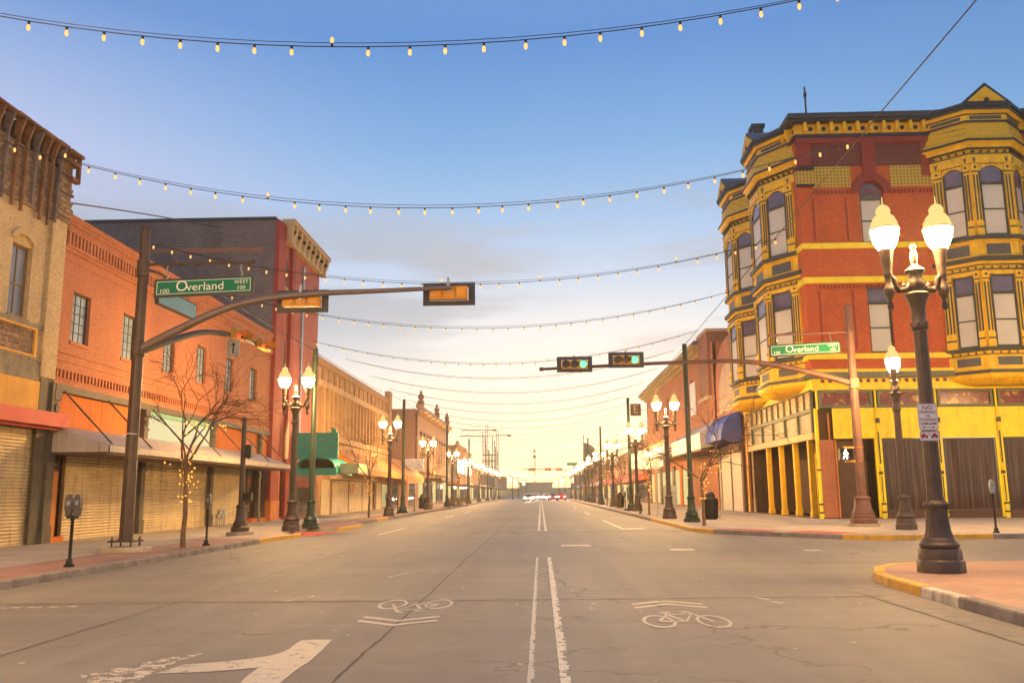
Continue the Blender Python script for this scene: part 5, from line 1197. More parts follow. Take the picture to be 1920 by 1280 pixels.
# brick corner pier
b = MB(); b.fb(FF, CX + .12, CX + .88, .2, 4.2, -.5, .05); b.fb(FF, CX + .9, CX + .98, .2, 4.2, -.1, .1, 1); b.fb(FF, CX + .62, CX + .70, 4.2, 5.6, 0, .06, 1); b.build('brick_pier', [M['orange_brick'], pm('pier_edge', (.55, .18, .03), .7)], B)
b = MB(); b.lathe(CX + .02, CY - .02, .15, [(.12, 0), (.12, .3), (.09, .35), (.1, .6), (.07, .66), (.07, 5.6), (.1, 5.65)], 10); b.fb(FF, CX, CX + .14, .2, 5.86, -.2, .02, 0)
for z in (.42, .85, 2.6): b.lathe(CX + .02, CY - .02, z, [(.13, 0), (.13, .08)], 10, 1)
b.build('corner_column', [M['yellow2'], M['trim']], B)
# flank ground floor: glazed band above a deep recess with yellow posts
b = MB(); b.fb(FK, -61.8, -47.1, 4.28, 4.62, -.2, .06); b.build('beam', M['peach'], B)
nb = 5; L0, L1 = -60.6, -47.2
b = MB(); b.fq(FK, L0, L1, 4.62, 5.72, -.08, 0); b.fq(FK, L0, L1, 5.9, 6.86, -.08, 1); b.build('glazing', [M['obscure'], M['amber']], B)
b = MB(); b.fb(FK, L0, L1, 5.70, 5.92, -.1, .06); b.fb(FK, L0, L1, 6.82, 6.95, -.1, .05); b.fb(FK, L0 - .1, L1 + .02, 4.62, 4.68, -.1, .03)
for i in range(nb + 1): u = L0 + (L1 - L0) * i / nb; b.fb(FK, u - .10, u + .10, 4.68, 6.9, -.1, .05 if i in (0, nb) else .03)
for i in range(nb): u = L0 + (L1 - L0) * (i + .5) / nb; b.fb(FK, u - .04, u + .04, 5.92, 6.82, -.1, .01)
b.build('glazing_frame', M['greygreen'], B)
b = MB(); b.fb(FK, -62.0, -60.7, 4.7, 6.8, -.1, -.02, 0); b.fb(FK, -62.6, -62.0, .2, 6.9, -.1, .04, 1); b.build('end_panel', [M['amber'], M['orange_brick']], B)
for y in (60.7, 62.1): b = MB(); b.lathe(CX - .02, y, .15, [(.1, 0), (.1, .25), (.07, .3), (.09, .9), (.06, 1.0), (.06, 6.6), (.1, 6.7)], 8); b.build('thin_column', M['yellow2'] if y > 61 else M['beige'], B)
b = MB(); b.box(CX + 2.6, CX + 2.7, CY + .8, 62.6, .15, 7.0); b.box(CX + .2, CX + 2.65, CY + .6, CY + .7, .15, 6.9); b.box(CX + .05, CX + 2.65, 62.3, 62.4, .15, 6.9); b.box(CX + .05, CX + 2.6, CY + .7, 62.3, 4.5, 4.6); b.build('recess_wall', M['dkbrown'], B)
def yc(x, y, w=.17): 
    b = MB(); b.box(x - w, x + w, y - w, y + w, .15, .5); b.box(x - w * .8, x + w * .8, y - w * .8, y + w * .8, .5, 4.3)
    for q in (-1, 0, 1): b.box(x - w * .83, x - w * .79, y + q * w * .5 - .015, y + q * w * .5 + .015, .6, 4.2); b.box(x + q * w * .5 - .015, x + q * w * .5 + .015, y - w * .83, y - w * .79, .6, 4.2)
    b.build('post', M['yellow'], B)
for y in (48.6, 51.4, 54.4, 57.4): yc(CX + .25, y)
for y in (48.9, 52.2, 56.2): yc(CX + 1.7, y, .13)
b = MB(); b.box(CX + 2.2, CX + 2.25, 50.2, 51.4, .2, 3.2); b.box(CX + 2.2, CX + 2.25, 53.6, 54.8, .2, 3.2); b.build('inner_door', M['panedark'], B)

# ================================================================== salmon shop, brick two-storey and the far right row (x = 14.4)
RX = 14.4
FR = Fr((RX, 0, 0), (0, -1, 0), (-1, 0, 0))
M['salmon'] = pm('salmon_stucco', (.44, .17, .085), .85, 0, .2, .8, .25, 20, ((.30, .12, .06), .5))
M['creampatch'] = pm('cream_patch', (.56, .42, .27), .85, 0, .15, 1)
M['cornice_tan'] = pm('tan_cornice', (.40, .30, .13), .7, 0, .2, 2, .1)
M['blue_awning'] = pm('blue_awning', (.035, .08, .40), .6, 0, .3, 1.5, .1)
B = thing('shop_building', 'salmon stucco shop with rounded parapet, grey shutters and blue awning', 'building', (RX, 67, 0), 'buildings beyond the corner building')
b = MB(); pr = [(-63.0, 7.0), (-63.0, 13.1), (-66.5, 13.25)] + [(-66.5 - 5.0 * sin(a), 10.2 + 3.05 * cos(a)) for a in [i * pi / 16 for i in range(1, 9)]] + [(-71.5, 7.0)]
b.fpoly(FR, pr, -.35, 0); b.fb(FR, -72, -63, 0, 6.98, -12, -.2); b.fb(FR, -72, -63, 6.98, 9.9, -12, -.36); b.build('wall', M['salmon'], B)
b = MB(); b.fpoly(FR, [(-65.0, 7.6), (-65.0, 11.2), (-67, 11.5), (-69, 11.0), (-70.2, 9.8), (-70.4, 7.6)], 0, .02); b.build('cream_patch', M['creampatch'], B)
for i in range(4): shutter(FR, B, -63.6 - (i + 1) * 3.8, -63.6 - i * 3.8 - .15, .17, 4.5, -.1, M['shuttergrey'], .13, guides=M['castiron'])
b = MB(); b.fb(FR, -63.5, -62.9, .15, 4.6, -.1, .1); b.fb(FR, -79, -63, 4.5, 4.95, -.1, .3); b.build('shutter_box', M['dkbrown'], B)
S = thing('blue_awning', 'rounded blue fabric awning over the grey roller shutters', 'awning', (RX, 65, 5))
b = MB(); P = FR.p; n = 8
for k in range(3):
    ua, ub = -63.1 - k * 1.9, -63.1 - (k + 1) * 1.9
    ring = [(5.25 + 2.0 * sin(pi / 2 * i / n), 1.5 * cos(pi / 2 * i / n)) for i in range(n + 1)]
    if k == 9: ring2 = [(5.0 + 1.0 * sin(pi / 2 * i / n), 1.7 * cos(pi / 2 * i / n)) for i in range(n + 1)]
    for (z0_, d0), (z1_, d1) in zip(ring, ring[1:]): b.add([P(ua, z0_, d0), P(ub, z0_, d0), P(ub, z1_, d1), P(ua, z1_, d1)], [(0, 1, 2, 3)])
    b.add([P(ua, z, d) for z, d in ring] + [P(ua, 5.0, 0)], [tuple(range(n + 2))])
    b.tube([P(ub, z + .02, d) for z, d in ring], .03, 4)
b.add([P(-68.8, z, d) for z, d in ring] + [P(-68.8, 5.0, 0)], [tuple(range(n + 2))]); b.build('cover', M['blue_awning'], S)
S = thing('metal_canopy', 'pale sloping metal canopy between the blue awning and the marquee', 'awning', (RX, 76, 5))
b = MB(); b.hexa([P(-69.0, 5.2, 0), P(-84, 5.2, 0), P(-84, 4.9, 1.9), P(-69.0, 4.9, 1.9), P(-69.0, 7.3, .02), P(-84, 7.3, .02), P(-84, 6.1, 1.95), P(-69.0, 6.1, 1.95)]); b.build('sheet', M['canopy'], S)
b = MB(); b.fb(FR, -84, -69.0, 4.75, 4.88, .1, 1.9); b.build('soffit', M['dkbrown'], S)

B = thing('brick_building', 'two-storey orange brick building with tan cornice and glowing marquee', 'building', (RX, 95, 0), 'buildings beyond the corner building')
hs = [(-u - 1.3, -u, 9.0, 12.0) for u in (82, 86, 94, 98, 106, 110)]
b = MB(); b.fwall(FR, -118, -78, 4.5, 14.2, hs, .3); b.fb(FR, -118, -72.2, 0, 13.9, -12, -.31); b.fq(FR, -118, -72.2, .1, 4.5, -.0); b.fwall(FR, -78, -72.2, 4.5, 13.9, [], .1); b.build('wall', M['orange_brick'], B)
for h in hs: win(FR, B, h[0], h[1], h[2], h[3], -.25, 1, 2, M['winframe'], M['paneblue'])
b = MB(); b.fb(FR, -118.5, -77.6, 13.5, 13.8, 0, .3); b.fb(FR, -118.7, -77.4, 13.8, 14.1, 0, .7); b.fb(FR, -118.9, -77.2, 14.1, 14.45, 0, 1.0); b.build('cornice', M['cornice_tan'], B)
b = MB(); b.fb(FR, -77.4, -73.2, 9.5, 14.9, -2, .25); b.fb(FR, -77.5, -73.1, 14.9, 15.15, -2.1, .35, 1); b.fb(FR, -77.5, -73.1, 9.2, 9.5, -2, .4, 1); b.build('chimney_pier', [M['brownbrick'], M['creampatch']], B)
for q in ((-84, -80, 14.45, 15.3, -.6, .1), (-118, -100, 14.45, 15.6, -.6, -.1)): b = MB(); b.fb(FR, *q); b.build('parapet_block', M['brownbrick'], B)
b = MB(); b.fb(FR, -83.2, -80.6, 8.6, 11.6, .02, .12); b.build('wall_sign', M['white'], B)
b = MB(); b.fb(FR, -104, -86, 5.2, 6.3, 0, 2.4); mq = b.build('marquee', M['white'], B)
b = MB(); b.fb(FR, -103.8, -86.2, 5.3, 5.45, 2.41, 2.45); b.fb(FR, -103.8, -86.2, 6.05, 6.2, 2.41, 2.45); b.fb(Fr((RX, 86 - .012, 0), (1, 0, 0), (0, -1, 0)), -2.2, -.2, 5.7, 5.85, 0, .03); b.fb(Fr((RX, 86 - .012, 0), (1, 0, 0), (0, -1, 0)), -2.2, -.2, 5.4, 5.55, 0, .03); subpart(b, 'marquee_stripe', pm('violet_stripe', (.35, .12, .32), .6), mq, B)
b = MB(); b.fb(FR, -118, -104.2, 4.6, 6.4, 0, 2.6); subpart(b, 'marquee_light', emis('marquee_glow', (1, .80, .36), 2.2), mq, B)
b = MB()
for i in range(26): x, y, z = FR.p(-86.2 - i * .7, 6.42, 2.3); b.lathe(x, y, z, [(0, 0), (.09, .08), (0, .17)], 6)
subpart(b, 'marquee_bulbs', M['fairy'], mq, B)
b = MB(); b.fb(FR, -117, -86, .3, 3.8, .0, .06); b.build('shop_window', bpy.data.materials['lit_window_warm'], B)
for i in range(6): b = MB(); b.fb(FR, -116 + i * 5.0, -114.6 + i * 5, .15, 4.3, .06, .2); b.build('shop_pier', [M['dkbrown'], M['orange_stucco']][i % 2], B)
S = thing('blade_sign', 'small square blade sign with letter E high on the orange brick wall', 'sign', (RX - .3, 117, 13))
F_ = Fr((RX - 1.6, 117, 0), (1, 0, 0), (0, -1, 0)); b = MB(); b.fb(F_, -.7, .7, 11.6, 13.2, -.1, 0); b.tube([F_.p(.6, 12.4, -.05), F_.p(1.7, 12.4, -.05)], .04, 5); b.build('panel', M['dkbrown'], S); b = MB(); text_mb(b, 'E', F_, 0, 12.4, 1.4, 0, .01); b.build('lettering', M['beige'], S)
far = [(118.5, 138, 8.4, 'brownbrick', 'brown brick shop just past the marquee building'), (138.5, 160, 7.6, 'tan', 'tan shop with chimney stubs past the brown brick shop'), (160.5, 190, 6.6, 'pinkstone', 'low pink shop row far down past the marquee'), (190.5, 225, 7.4, 'brownbrick', 'brown shop row far down past the marquee'), (225.5, 270, 6.4, 'tan', 'long tan shop row far down past the marquee'), (270.5, 330, 7.5, 'greybrick', 'long grey block far down beyond the curved roof sign'), (330.5, 420, 8.2, 'brownbrick', 'last brown block on the marquee side of the street')]
for a, c, h, mt, lab in far:
    B = thing('shop_building', lab, 'building', (RX, (a + c) / 2, 0), 'buildings beyond the corner building')
    b = MB(); b.fb(FR, -c, -a, 0, h, -14, 0); b.build('wall', M[mt], B)
    b = MB(); b.fb(FR, -c - .05, -a + .05, h, h + .3, -.4, .35); b.fb(FR, -a - 5, -a - 2, h + .3, h + 1.2, -.8, -.1); b.build('parapet', M['tanlite'] if mt != 'tan' else M['brownbrick'], B)
    b = MB(); b.hexa([P(-c + .5, 3.3, 0), P(-a - .5, 3.3, 0), P(-a - .5, 3.0, 2.2), P(-c + .5, 3.0, 2.2), P(-c + .5, 4.4, .02), P(-a - .5, 4.4, .02), P(-a - .5, 3.3, 2.2), P(-c + .5, 3.3, 2.2)]); b.build('canopy', random.choice([M['castiron'], M['red_awning'], M['canopy']]) if a != 118.5 else M['red_awning'], B)
    n = int((c - a) / 5)
    for i in range(n): b = MB(); q = (c - a - 1) / n; b.fb(FR, -(a + .7 + i * q + q - .4), -(a + .7 + i * q), .3, 2.9, 0, .05); b.build('shop_window', bpy.data.materials['lit_window_warm'] if (i + int(a)) % 4 == 0 else M['panedark'], B)
# ================================================================== bare trees with fairy lights
def tree(label, loc, trunk_h, h, spread, seed, lights=30, twin=False, depth=5, group='bare trees along the pavements'):
    rnd = random.Random(seed)
    t = thing('bare_tree', label, 'tree', loc, group)
    tr = MB(); br = MB(); nodes = []
    def branch(p, d, l, r, lev):
        pts = [p.copy()]; rs = [r]; n = 4; dd = d.copy()
        for i in range(n):
            dd = (dd + Vector((rnd.uniform(-.22, .22), rnd.uniform(-.22, .22), rnd.uniform(-.06, .12 if lev < 3 else .02)))).normalized()
            p = p + dd * (l / n); pts.append(p.copy()); rs.append(r * (1 - .5 * (i + 1) / n))
        (br).tube(pts, rs, 6 if lev < 2 else 4, 0 if lev < 2 else 1)
        nodes.append((pts[2].copy(), lev))
        if lev >= depth: return
        k = 3 if lev < 2 else rnd.choice((2, 3, 3))
        for j in range(k):
            q = pts[rnd.choice((2, 3, 4)) if j else 4]
            a = rnd.uniform(0, 2 * pi); tilt = rnd.uniform(.35, .85)
            perp = dd.cross(Vector((cos(a), sin(a), .3))).normalized()
            nd = (dd * cos(tilt) + perp * sin(tilt)); nd.z = nd.z * .8 + (.12 if lev < 3 else -.02); nd.normalize()
            branch(q, nd, l * rnd.uniform(.62, .86), max(.0055, r * rnd.uniform(.46, .62)), lev + 1)
    base = Vector(loc)
    stems = [(-.12, 0), (.14, .05)] if twin else [(0, 0)]
    for sx, sy in stems:
        p0 = base + Vector((sx, sy, -.02)); lean = Vector((sx * .8 + rnd.uniform(-.04, .04), sy + rnd.uniform(-.04, .04), 0))
        pts = [p0 + lean * (i / 5) + Vector((rnd.uniform(-.02, .02), rnd.uniform(-.02, .02), trunk_h * i / 5)) for i in range(6)]
        tr.tube(pts, [.085, .07, .065, .06, .058, .055], 9)
        top = pts[-1]
        k = 4
        for j in range(k):
            a = 2 * pi * j / k + rnd.uniform(-.4, .4); tilt = rnd.uniform(.25, .6) * spread
            branch(top - Vector((0, 0, .1 * j)), Vector((cos(a) * sin(tilt), sin(a) * sin(tilt), cos(tilt))), (h - trunk_h) * .42, .042, 1)
        if lights:
            for j in range(14): nodes.append((pts[3 + j % 3] + Vector((.07, -.07, .1 * (j % 7))), 0))
    tr.build('trunk', M['bark'], t); br.build('crown', [M['bark'], M['twig']], t)
    if lights:
        f = MB(); low = [n for n in nodes if n[1] <= 2] or nodes
        lo = base.z + trunk_h * .55
        for i in range(lights):
            n, lv = rnd.choice(low); q = n + Vector((rnd.gauss(0, .12), rnd.gauss(0, .12), rnd.gauss(-.15, .22))); r = rnd.uniform(.020, .034)
            q.z = max(lo, min(q.z, base.z + trunk_h + 1.1))
            f.add([q + Vector((r, 0, 0)), q + Vector((-r, 0, 0)), q + Vector((0, r, 0)), q + Vector((0, -r, 0)), q + Vector((0, 0, r)), q + Vector((0, 0, -r))], [(0, 2, 4), (2, 1, 4), (1, 3, 4), (3, 0, 4), (2, 0, 5), (1, 2, 5), (3, 1, 5), (0, 3, 5)])
        o = f.build('fairy_lights', M['fairy'], None, loc); tag(o, 'tiny amber lights wound around the ' + ' '.join(label.split(',')[0].split()[:9]), 'fairy lights', 'fairy lights on the trees')
    return t
tree('slender bare tree before the orange brick shop with the pale metal canopy', (-10.15, 25.1, .15), 2.35, 5.6, 1.05, 4, 80)
tree('bare tree with lit trunk before the tan finned building', (-10.9, 56.2, .15), 2.6, 6.3, 1.2, 9, 70)
tree('wide bare tree beside the litter bin near the blue awning', (7.0, 38.6, .15), 2.1, 6.6, 2.1, 21, 60)
tree('bare tree wrapped in amber lights beyond the grey mailbox', (6.9, 57.2, .15), 2.0, 5.2, 1.0, 33, 90)
tree('twin-stemmed bare tree near the red awning', (7.2, 82.5, .15), 2.3, 5.6, 1.1, 41, 70, True)
for i, (x, y, lab) in enumerate(((-11.3, 92, 'bare tree by the bin before the low salmon shop'), (-11, 118, 'bare tree past the wooden benches'), (7.4, 100, 'bare tree with amber lights past the red awning'), (7.4, 120, 'second lit bare tree past the red awning'), (7.5, 140, 'third lit bare tree past the red awning'), (7.6, 160, 'fourth lit bare tree past the red awning'))):
    tree(lab, (x, y, .15), 2.2, 5.8, 1.0, 60 + i, 0 if i == 0 else 50, depth=4)
b = MB(); b.box(-10.75, -9.95, 24.7, 25.5, .153, .156); o = b.build('tree_pit_ground', M['earth']); struct(o)

# ================================================================== parking meters, posts, bins, benches
def meter(label, loc, heads=1, h=1.5, mat='meter'):
    t = thing('parking_meter', label, 'parking meter', loc, 'parking meters along the kerb'); x, y, z = loc
    b = MB(); b.lathe(x, y, z, [(.11, 0), (.11, .04), (.075, .07), (.06, .16), (.035, .18), (.033, h - .55), (.045, h - .53), (.045, h - .45)], 10); b.build('post', M['black'], t)
    xs = (-.09, .09) if heads == 2 else (0,)
    if heads == 2: b = MB(); b.box(x - .12, x + .12, y - .035, y + .035, z + h - .50, z + h - .42); b.build('yoke', M['black'], t)
    for q in xs:
        F = Fr((x + q, y, z + h - .45), (1, 0, 0), (0, -1, 0)); b = MB()
        b.fpoly(F, [(-.045, 0), (.045, 0), (.06, .08), (.082, .17), (.082, .31), (.07, .37), (-.07, .37), (-.082, .31), (-.082, .17), (-.06, .08)], -.055, .055, 0)
        b.fpoly(F, [(-.07, .37)] + [(.07 * cos(radians(a)), .37 + .085 * sin(radians(a))) for a in range(180, -1, -20)], -.045, .045, 1); b.fb(F, -.04, .04, .23, .32, .055, .06, 2); b.fb(F, -.02, .02, .08, .14, .055, .062, 1)
        b.build('meter_head', [M[mat], M[mat], M['panegrey']], t)
meter('double-headed parking meter before the tan roller shutters', (-9.98, 18.7, .15), 2)
meter('single black parking meter beside the slender bare tree', (-9.95, 26.3, .15), 1)
meter('pale parking meter before the yellow corner shop windows', (15.2, 30.4, .15), 1, 1.75, 'galv')
meter('parking meter beside the bare tree with lit trunk', (-11.0, 63, .15)); meter('parking meter between the lit bare tree and the green pole past it', (-10.9, 67.5, .15)); meter('parking meter past the lit bare tree and its green pole, before the low salmon shop', (-11.0, 77, .15))
meter('parking meter in front of the green pole near the red awning', (6.75, 71.5, .15)); meter('parking meter beyond the lit tree near the mailbox', (6.8, 61.4, .15))
t = thing('signal_post', 'short dark pedestrian post before the striped canopy end', 'post', (-11.3, 33.2, .15))
b = MB(); b.lathe(-11.3, 33.2, .28, [(.34, 0), (.34, .16), (.28, .2), (.27, .28), (.2, .42), (.16, .85), (.19, .88), (.18, .95), (.12, 1.0)], 12); b.build('base', M['iron'], t)
b = MB(); fluted_pole(b, -11.3, 33.2, 1.25, 4.5, .105, .09); b.lathe(-11.3, 33.2, 4.48, [(.11, 0), (.1, .05), (0, .12)], 10); b.build('shaft', M['iron'], t)
b = MB(); b.lathe(-11.3, 33.2, .148, [(.5, 0), (.5, .12), (0, .13)], 20, smooth=False); b.build('concrete_pad', bpy.data.materials['pad_concrete'], t)
b = MB(); b.box(-11.18, -10.98, 33.1, 33.4, 3.0, 3.5); b.build('signal_box', M['black'], t); b = MB(); b.box(-11.2, -10.9, 33.1, 33.3, 1.4, 1.7); b.build('push_button', M['black'], t)
def bin_(label, loc):
    t = thing('litter_bin', label, 'litter bin', loc, 'black domed litter bins'); x, y, z = loc
    b = MB(); b.lathe(x, y, z, [(.30, 0), (.33, .06), (.37, .95), (.40, .98), (.40, 1.04)], 20, 0, .03, False)
    for i in range(20): a = 2 * pi * i / 20; b.tube([(x + .345 * cos(a), y + .345 * sin(a), z + .05), (x + .395 * cos(a), y + .395 * sin(a), z + 1.0)], .014, 4)
    b.build('body', M['black'], t)
    b = MB(); b.lathe(x, y, z + 1.04, [(.40, 0), (.38, .05), (.26, .08), (.25, .20), (.22, .30), (.14, .38), (0, .41)], 18); b.build('lid', M['black'], t)
bin_('black domed litter bin before the grey roller shutters', (8.95, 47.3, .15)); bin_('black domed litter bin near the red awning', (7.6, 85.5, .15)); bin_('black domed litter bin before the low salmon shop', (-11.9, 89, .15))
t = thing('mailbox', 'grey metal box on a pedestal before the glowing marquee', 'mailbox', (7.6, 52.5, .15))
b = MB(); b.lathe(7.6, 52.5, .15, [(.14, 0), (.1, .05), (.09, .7)], 10); b.build('pedestal', M['galv'], t)
b = MB(); F = Fr((7.6, 52.5, 0), (1, 0, 0), (0, -1, 0)); b.fpoly(F, [(-.36, .82), (.36, .82), (.36, 1.85), (.3, 1.95), (-.3, 1.95), (-.36, 1.85)], -.3, .3); b.fb(F, -.28, .28, 1.55, 1.75, .3, .34); b.build('box', pm('grey_mailbox_paint', (.24, .24, .23), .5, .2, .2, 3), t)
def bike_rack(loc):
    x, y, z = loc; b = MB()
    for i in range(3): b.tube([(x + .5 * i + .22 * cos(a) - .2, y, z + .3 + .35 * sin(a)) for a in [pi * j / 10 for j in range(11)]] , .025, 6)
    b.tube([(x - .45, y, z + .02), (x + 1.4, y, z + .02)], .025, 6)
    for i in range(3): b.tube([(x + .5 * i - .42, y, z), (x + .5 * i - .42, y, z + .3)], .025, 6); b.tube([(x + .5 * i + .02, y, z), (x + .5 * i + .02, y, z + .3)], .025, 6)
    tag(b.build('bike_rack', M['galv'], None, loc), 'low hooped bike rack beside the black litter bin', 'bike rack')
bike_rack((9.0, 52, .15))
def bench(label, loc, rz):
    t = thing('park_bench', label, 'bench', loc, 'wooden benches at the kerb', rz)
    for z0_, y0_, nm_ in ((.42, 0, 'seat'), (.55, .28, 'backrest')):
        b = MB()
        for i in range(4):
            if nm_ == 'seat': b.box(-1.3, 1.3, -.25 + i * .12, -.25 + i * .12 + .1, .42, .46)
            else: b.box(-1.3, 1.3, .24 + i * .02, .28 + i * .02, .52 + i * .12, .62 + i * .12)
        b.build(nm_, M['wood']).parent = t
    for x in (-1.1, 0, 1.1): b = MB(); b.tube([(x, -.25, 0), (x, -.2, .41)], .03, 5); b.tube([(x, .3, 0), (x, .2, .41), (x, .34, 1.0)], .03, 5); b.build('leg', M['black']).parent = t
bench('wooden bench parallel to the kerb by the low shrub', (-9.6, 96, .15), pi / 2); bench('wooden bench set across the pavement beside the low shrub', (-9.5, 101, .15), .2)
rn = random.Random(3); b = MB()
for i in range(500):
    a, r = rn.uniform(0, 2 * pi), rn.uniform(0, .6); q = Vector((-9.0 + r * cos(a), 99 + 1.6 * r * sin(a), .15 + rn.uniform(.05, .65) * (1 - r * .8))); s = .07
    d1, d2 = Vector((rn.uniform(-1, 1), rn.uniform(-1, 1), rn.uniform(-1, 1))) * s, Vector((rn.uniform(-1, 1), rn.uniform(-1, 1), rn.uniform(-1, 1))) * s
    b.quad(q, q + d1, q + d2)
tag(b.build('low_shrub', pm('shrub_leaf', (.10, .11, .03), .8, 0, .4, 6), None, (-9, 99, .15)), 'low leafy shrub between the wooden benches', 'shrub')
# sign post with blank sign near the mailbox
t = thing('sign_post', 'thin grey post before the glowing marquee', 'sign post', (7.1, 54.4, .15)); b = MB(); b.tube([(7.1, 54.4, .15), (7.1, 54.4, 3.6)], .04, 8); b.lathe(7.1, 54.4, .15, [(.14, 0), (.1, .06), (.05, .2)], 10); b.build('post', M['galv'], t); b = MB(); b.box(6.9, 7.3, 54.33, 54.36, 3.0, 3.6); b.build('sign_plate', M['galv'], t)
# gas meters by the shutters
b = MB(); x, y, z = -15.7, 42.6, .15
for i in range(4): b.lathe(x + .1, y + i * .25, z + .35 + .2 * (i % 2), [(0, 0), (.12, .03), (.12, .22), (0, .25)], 10); b.tube([(x + .1, y + i * .25, z), (x + .1, y + i * .25, z + .4)], .02, 5)
b.tube([(x + .1, y - .1, z + .75), (x + .1, y + .9, z + .75), (x + .1, y + .9, z)], .025, 6); tag(b.build('gas_meter', M['galv'], None, (x, y, z)), 'cluster of grey gas meters against the roller shutters', 'gas meter')

# ================================================================== far end: cars, signals, lanterns, construction
carcol = [('silver', (.35, .35, .36)), ('dark', (.03, .03, .035)), ('white', (.6, .6, .58)), ('red', (.3, .03, .02)), ('grey', (.15, .15, .16))]
M['headlight'] = emis('headlight_on', (1, .80, .45), 900); M['taillight'] = emis('taillight_on', (1, .03, .03), 260)
M['tyre'] = pm('tyre_rubber', (.015, .015, .015), .9)
def car(label, x, y, rz, ci):
    t = thing('car', label, 'car', (x, y, 0), 'cars far down the street', rz)
    F = Fr((0, 0, 0), (0, 1, 0), (1, 0, 0))   # profile in (y,z), nose at -y
    b = MB(); prof = [(-2.2, .35), (-2.25, .6), (-2.1, .82), (-1.2, .95), (-.45, 1.42), (.9, 1.45), (1.6, 1.0), (2.15, .95), (2.25, .6), (2.2, .35)]
    b.fpoly(F, prof, -.85, .85); me_ = b.build('body', pm('car_paint_' + carcol[ci][0], carcol[ci][1], .3, .3, .05)); me_.parent = t
    mod = me_.modifiers.new('bevel', 'BEVEL'); mod.width = .12; mod.segments = 2; mod.limit_method = 'ANGLE'
    b = MB(); b.fpoly(F, [(-1.05, .98), (-.48, 1.36), (.88, 1.38), (1.45, 1.02)], -.862, .862); b.hexa([(-.72, -1.16, .98), (.72, -1.16, .98), (.72, -1.1, .98), (-.72, -1.1, .98), (-.66, -.52, 1.39), (.66, -.52, 1.39), (.66, -.46, 1.39), (-.66, -.46, 1.39)]); b.build('window', M['panedark']).parent = t
    for sx in (-.82, .82):
        for sy in (-1.4, 1.4):
            b = MB(); G = Fr((sx, sy, .32), (0, 1, 0), (1, 0, 0)); b.disc(G, 0, 0, .32, -.1, .1, 14); b.disc(G, 0, 0, .18, -.105, .105, 10, 1); b.build('wheel', [M['tyre'], M['galv']]).parent = t
    for sx in (-.62, .62):
        b = MB(); b.lathe(sx, -2.26, .58, [(0, 0), (.13, .03), (.13, .15), (0, .18)], 8); b.build('headlight', M['headlight']).parent = t
        b = MB(); b.box(sx - .16, sx + .16, 2.22, 2.28, .7, .88); b.build('taillight', M['taillight']).parent = t
car('silver car with bright headlights, first of the oncoming cars', -2.4, 172, 0, 0); car('dark car with headlights on, behind the silver oncoming car', -2.2, 186, 0, 1); car('white car with headlights on, further back in the oncoming lane', -1.2, 205, 0, 2)
car('red-lit grey car seen from behind at the far junction', 2.4, 182, pi, 4); car('red car waiting behind at the far junction', 4.4, 190, pi, 3); car('white car with headlights turning at the far junction', 1.2, 198, .2, 2)
t = thing('traffic_signal', 'far signal mast with red lights above the distant cars', 'traffic signal', (7.6, 200, 0))
b = MB(); b.tube([(7.6, 200, 0), (7.6, 200, 8)], .14, 8); b.build('pole', M['iron'], t); b = MB(); b.tube([(7.6, 200, 6.3), (4, 200, 6.85), (-4, 200, 6.9)], .09, 6); b.build('mast_arm', M['iron'], t)
head(t, (1.7, 199.6, 6.8), (0, -1, 0), (1, 0, 0), 'r'); head(t, (4.2, 199.6, 6.75), (0, -1, 0), (1, 0, 0), 'r'); head(t, (-2.0, 200.4, 6.8), (0, 1, 0), (-1, 0, 0), None)
b = MB(); b.box(6.0, 8.4, 199.9, 199.96, 7.6, 8.3); tag(b.build('street_sign', M['signgreen'], None, (7.2, 200, 7.6)), 'small green street sign on the far signal mast', 'street sign')
for i, (x, y) in enumerate(((-7.8, 222), (-6.9, 246), (5.9, 240), (8.2, 225), (-5.5, 290), (5.2, 290))):
    t = thing('lantern', 'glowing box lantern hanging on its post, %s' % ['beside the construction scaffold', 'next inwards from the one by the scaffold', 'inner one below the far street sign', 'outer one below the far street sign', 'small distant one under the scaffold', 'small distant one before the pale arena'][i], 'lantern', (x, y, 0), 'lit box lanterns near the far junction')
    b = MB(); b.tube([(x + .7, y, 0), (x + .7, y, 6)], .1, 6); b.tube([(x + .7, y, 5.9), (x, y, 5.9)], .05, 4); b.build('post', M['iron'], t)
    b = MB(); b.box(x - .45, x + .45, y - .45, y + .45, 4.0, 5.6); b.build('lantern_box', emis('lantern_glow', (1, .9, .6), 1.6, False) if i == 0 else bpy.data.materials['lantern_glow'], t); b = MB(); b.box(x - .5, x + .5, y - .5, y + .5, 5.6, 5.75); b.build('lantern_cap', M['iron'], t)
M['steel'] = pm('construction_steel', (.11, .06, .055), .7, .3)
t = thing('scaffold_tower', 'construction scaffold tower rising above the far roofs', 'tower', (-25, 430, 0)); 
for i in range(5):
    b = MB(); x = -28 + i * 1.55; h = [31, 25, 22, 29, 24][i]; b.tube([(x, 430, 0), (x, 430, h)], .22, 5); b.tube([(x + .8, 434, 0), (x + .8, 434, h - 2)], .2, 5)
    for k in range(int(h / 2.2)): b.tube([(x - .2, 430, k * 2.2), (x + .9, 434, k * 2.2 + 1.8)], .09, 4); b.tube([(x, 430, k * 2.2), (x + 1.5, 430, k * 2.2 + .1)], .08, 4)
    b.build('mast', M['steel'], t)
b = MB()
for z in (8, 11, 14, 17, 20): b.box(-28.3, -21.5, 429.6, 434.4, z, z + .3)
b.build('deck', M['steel'], t)
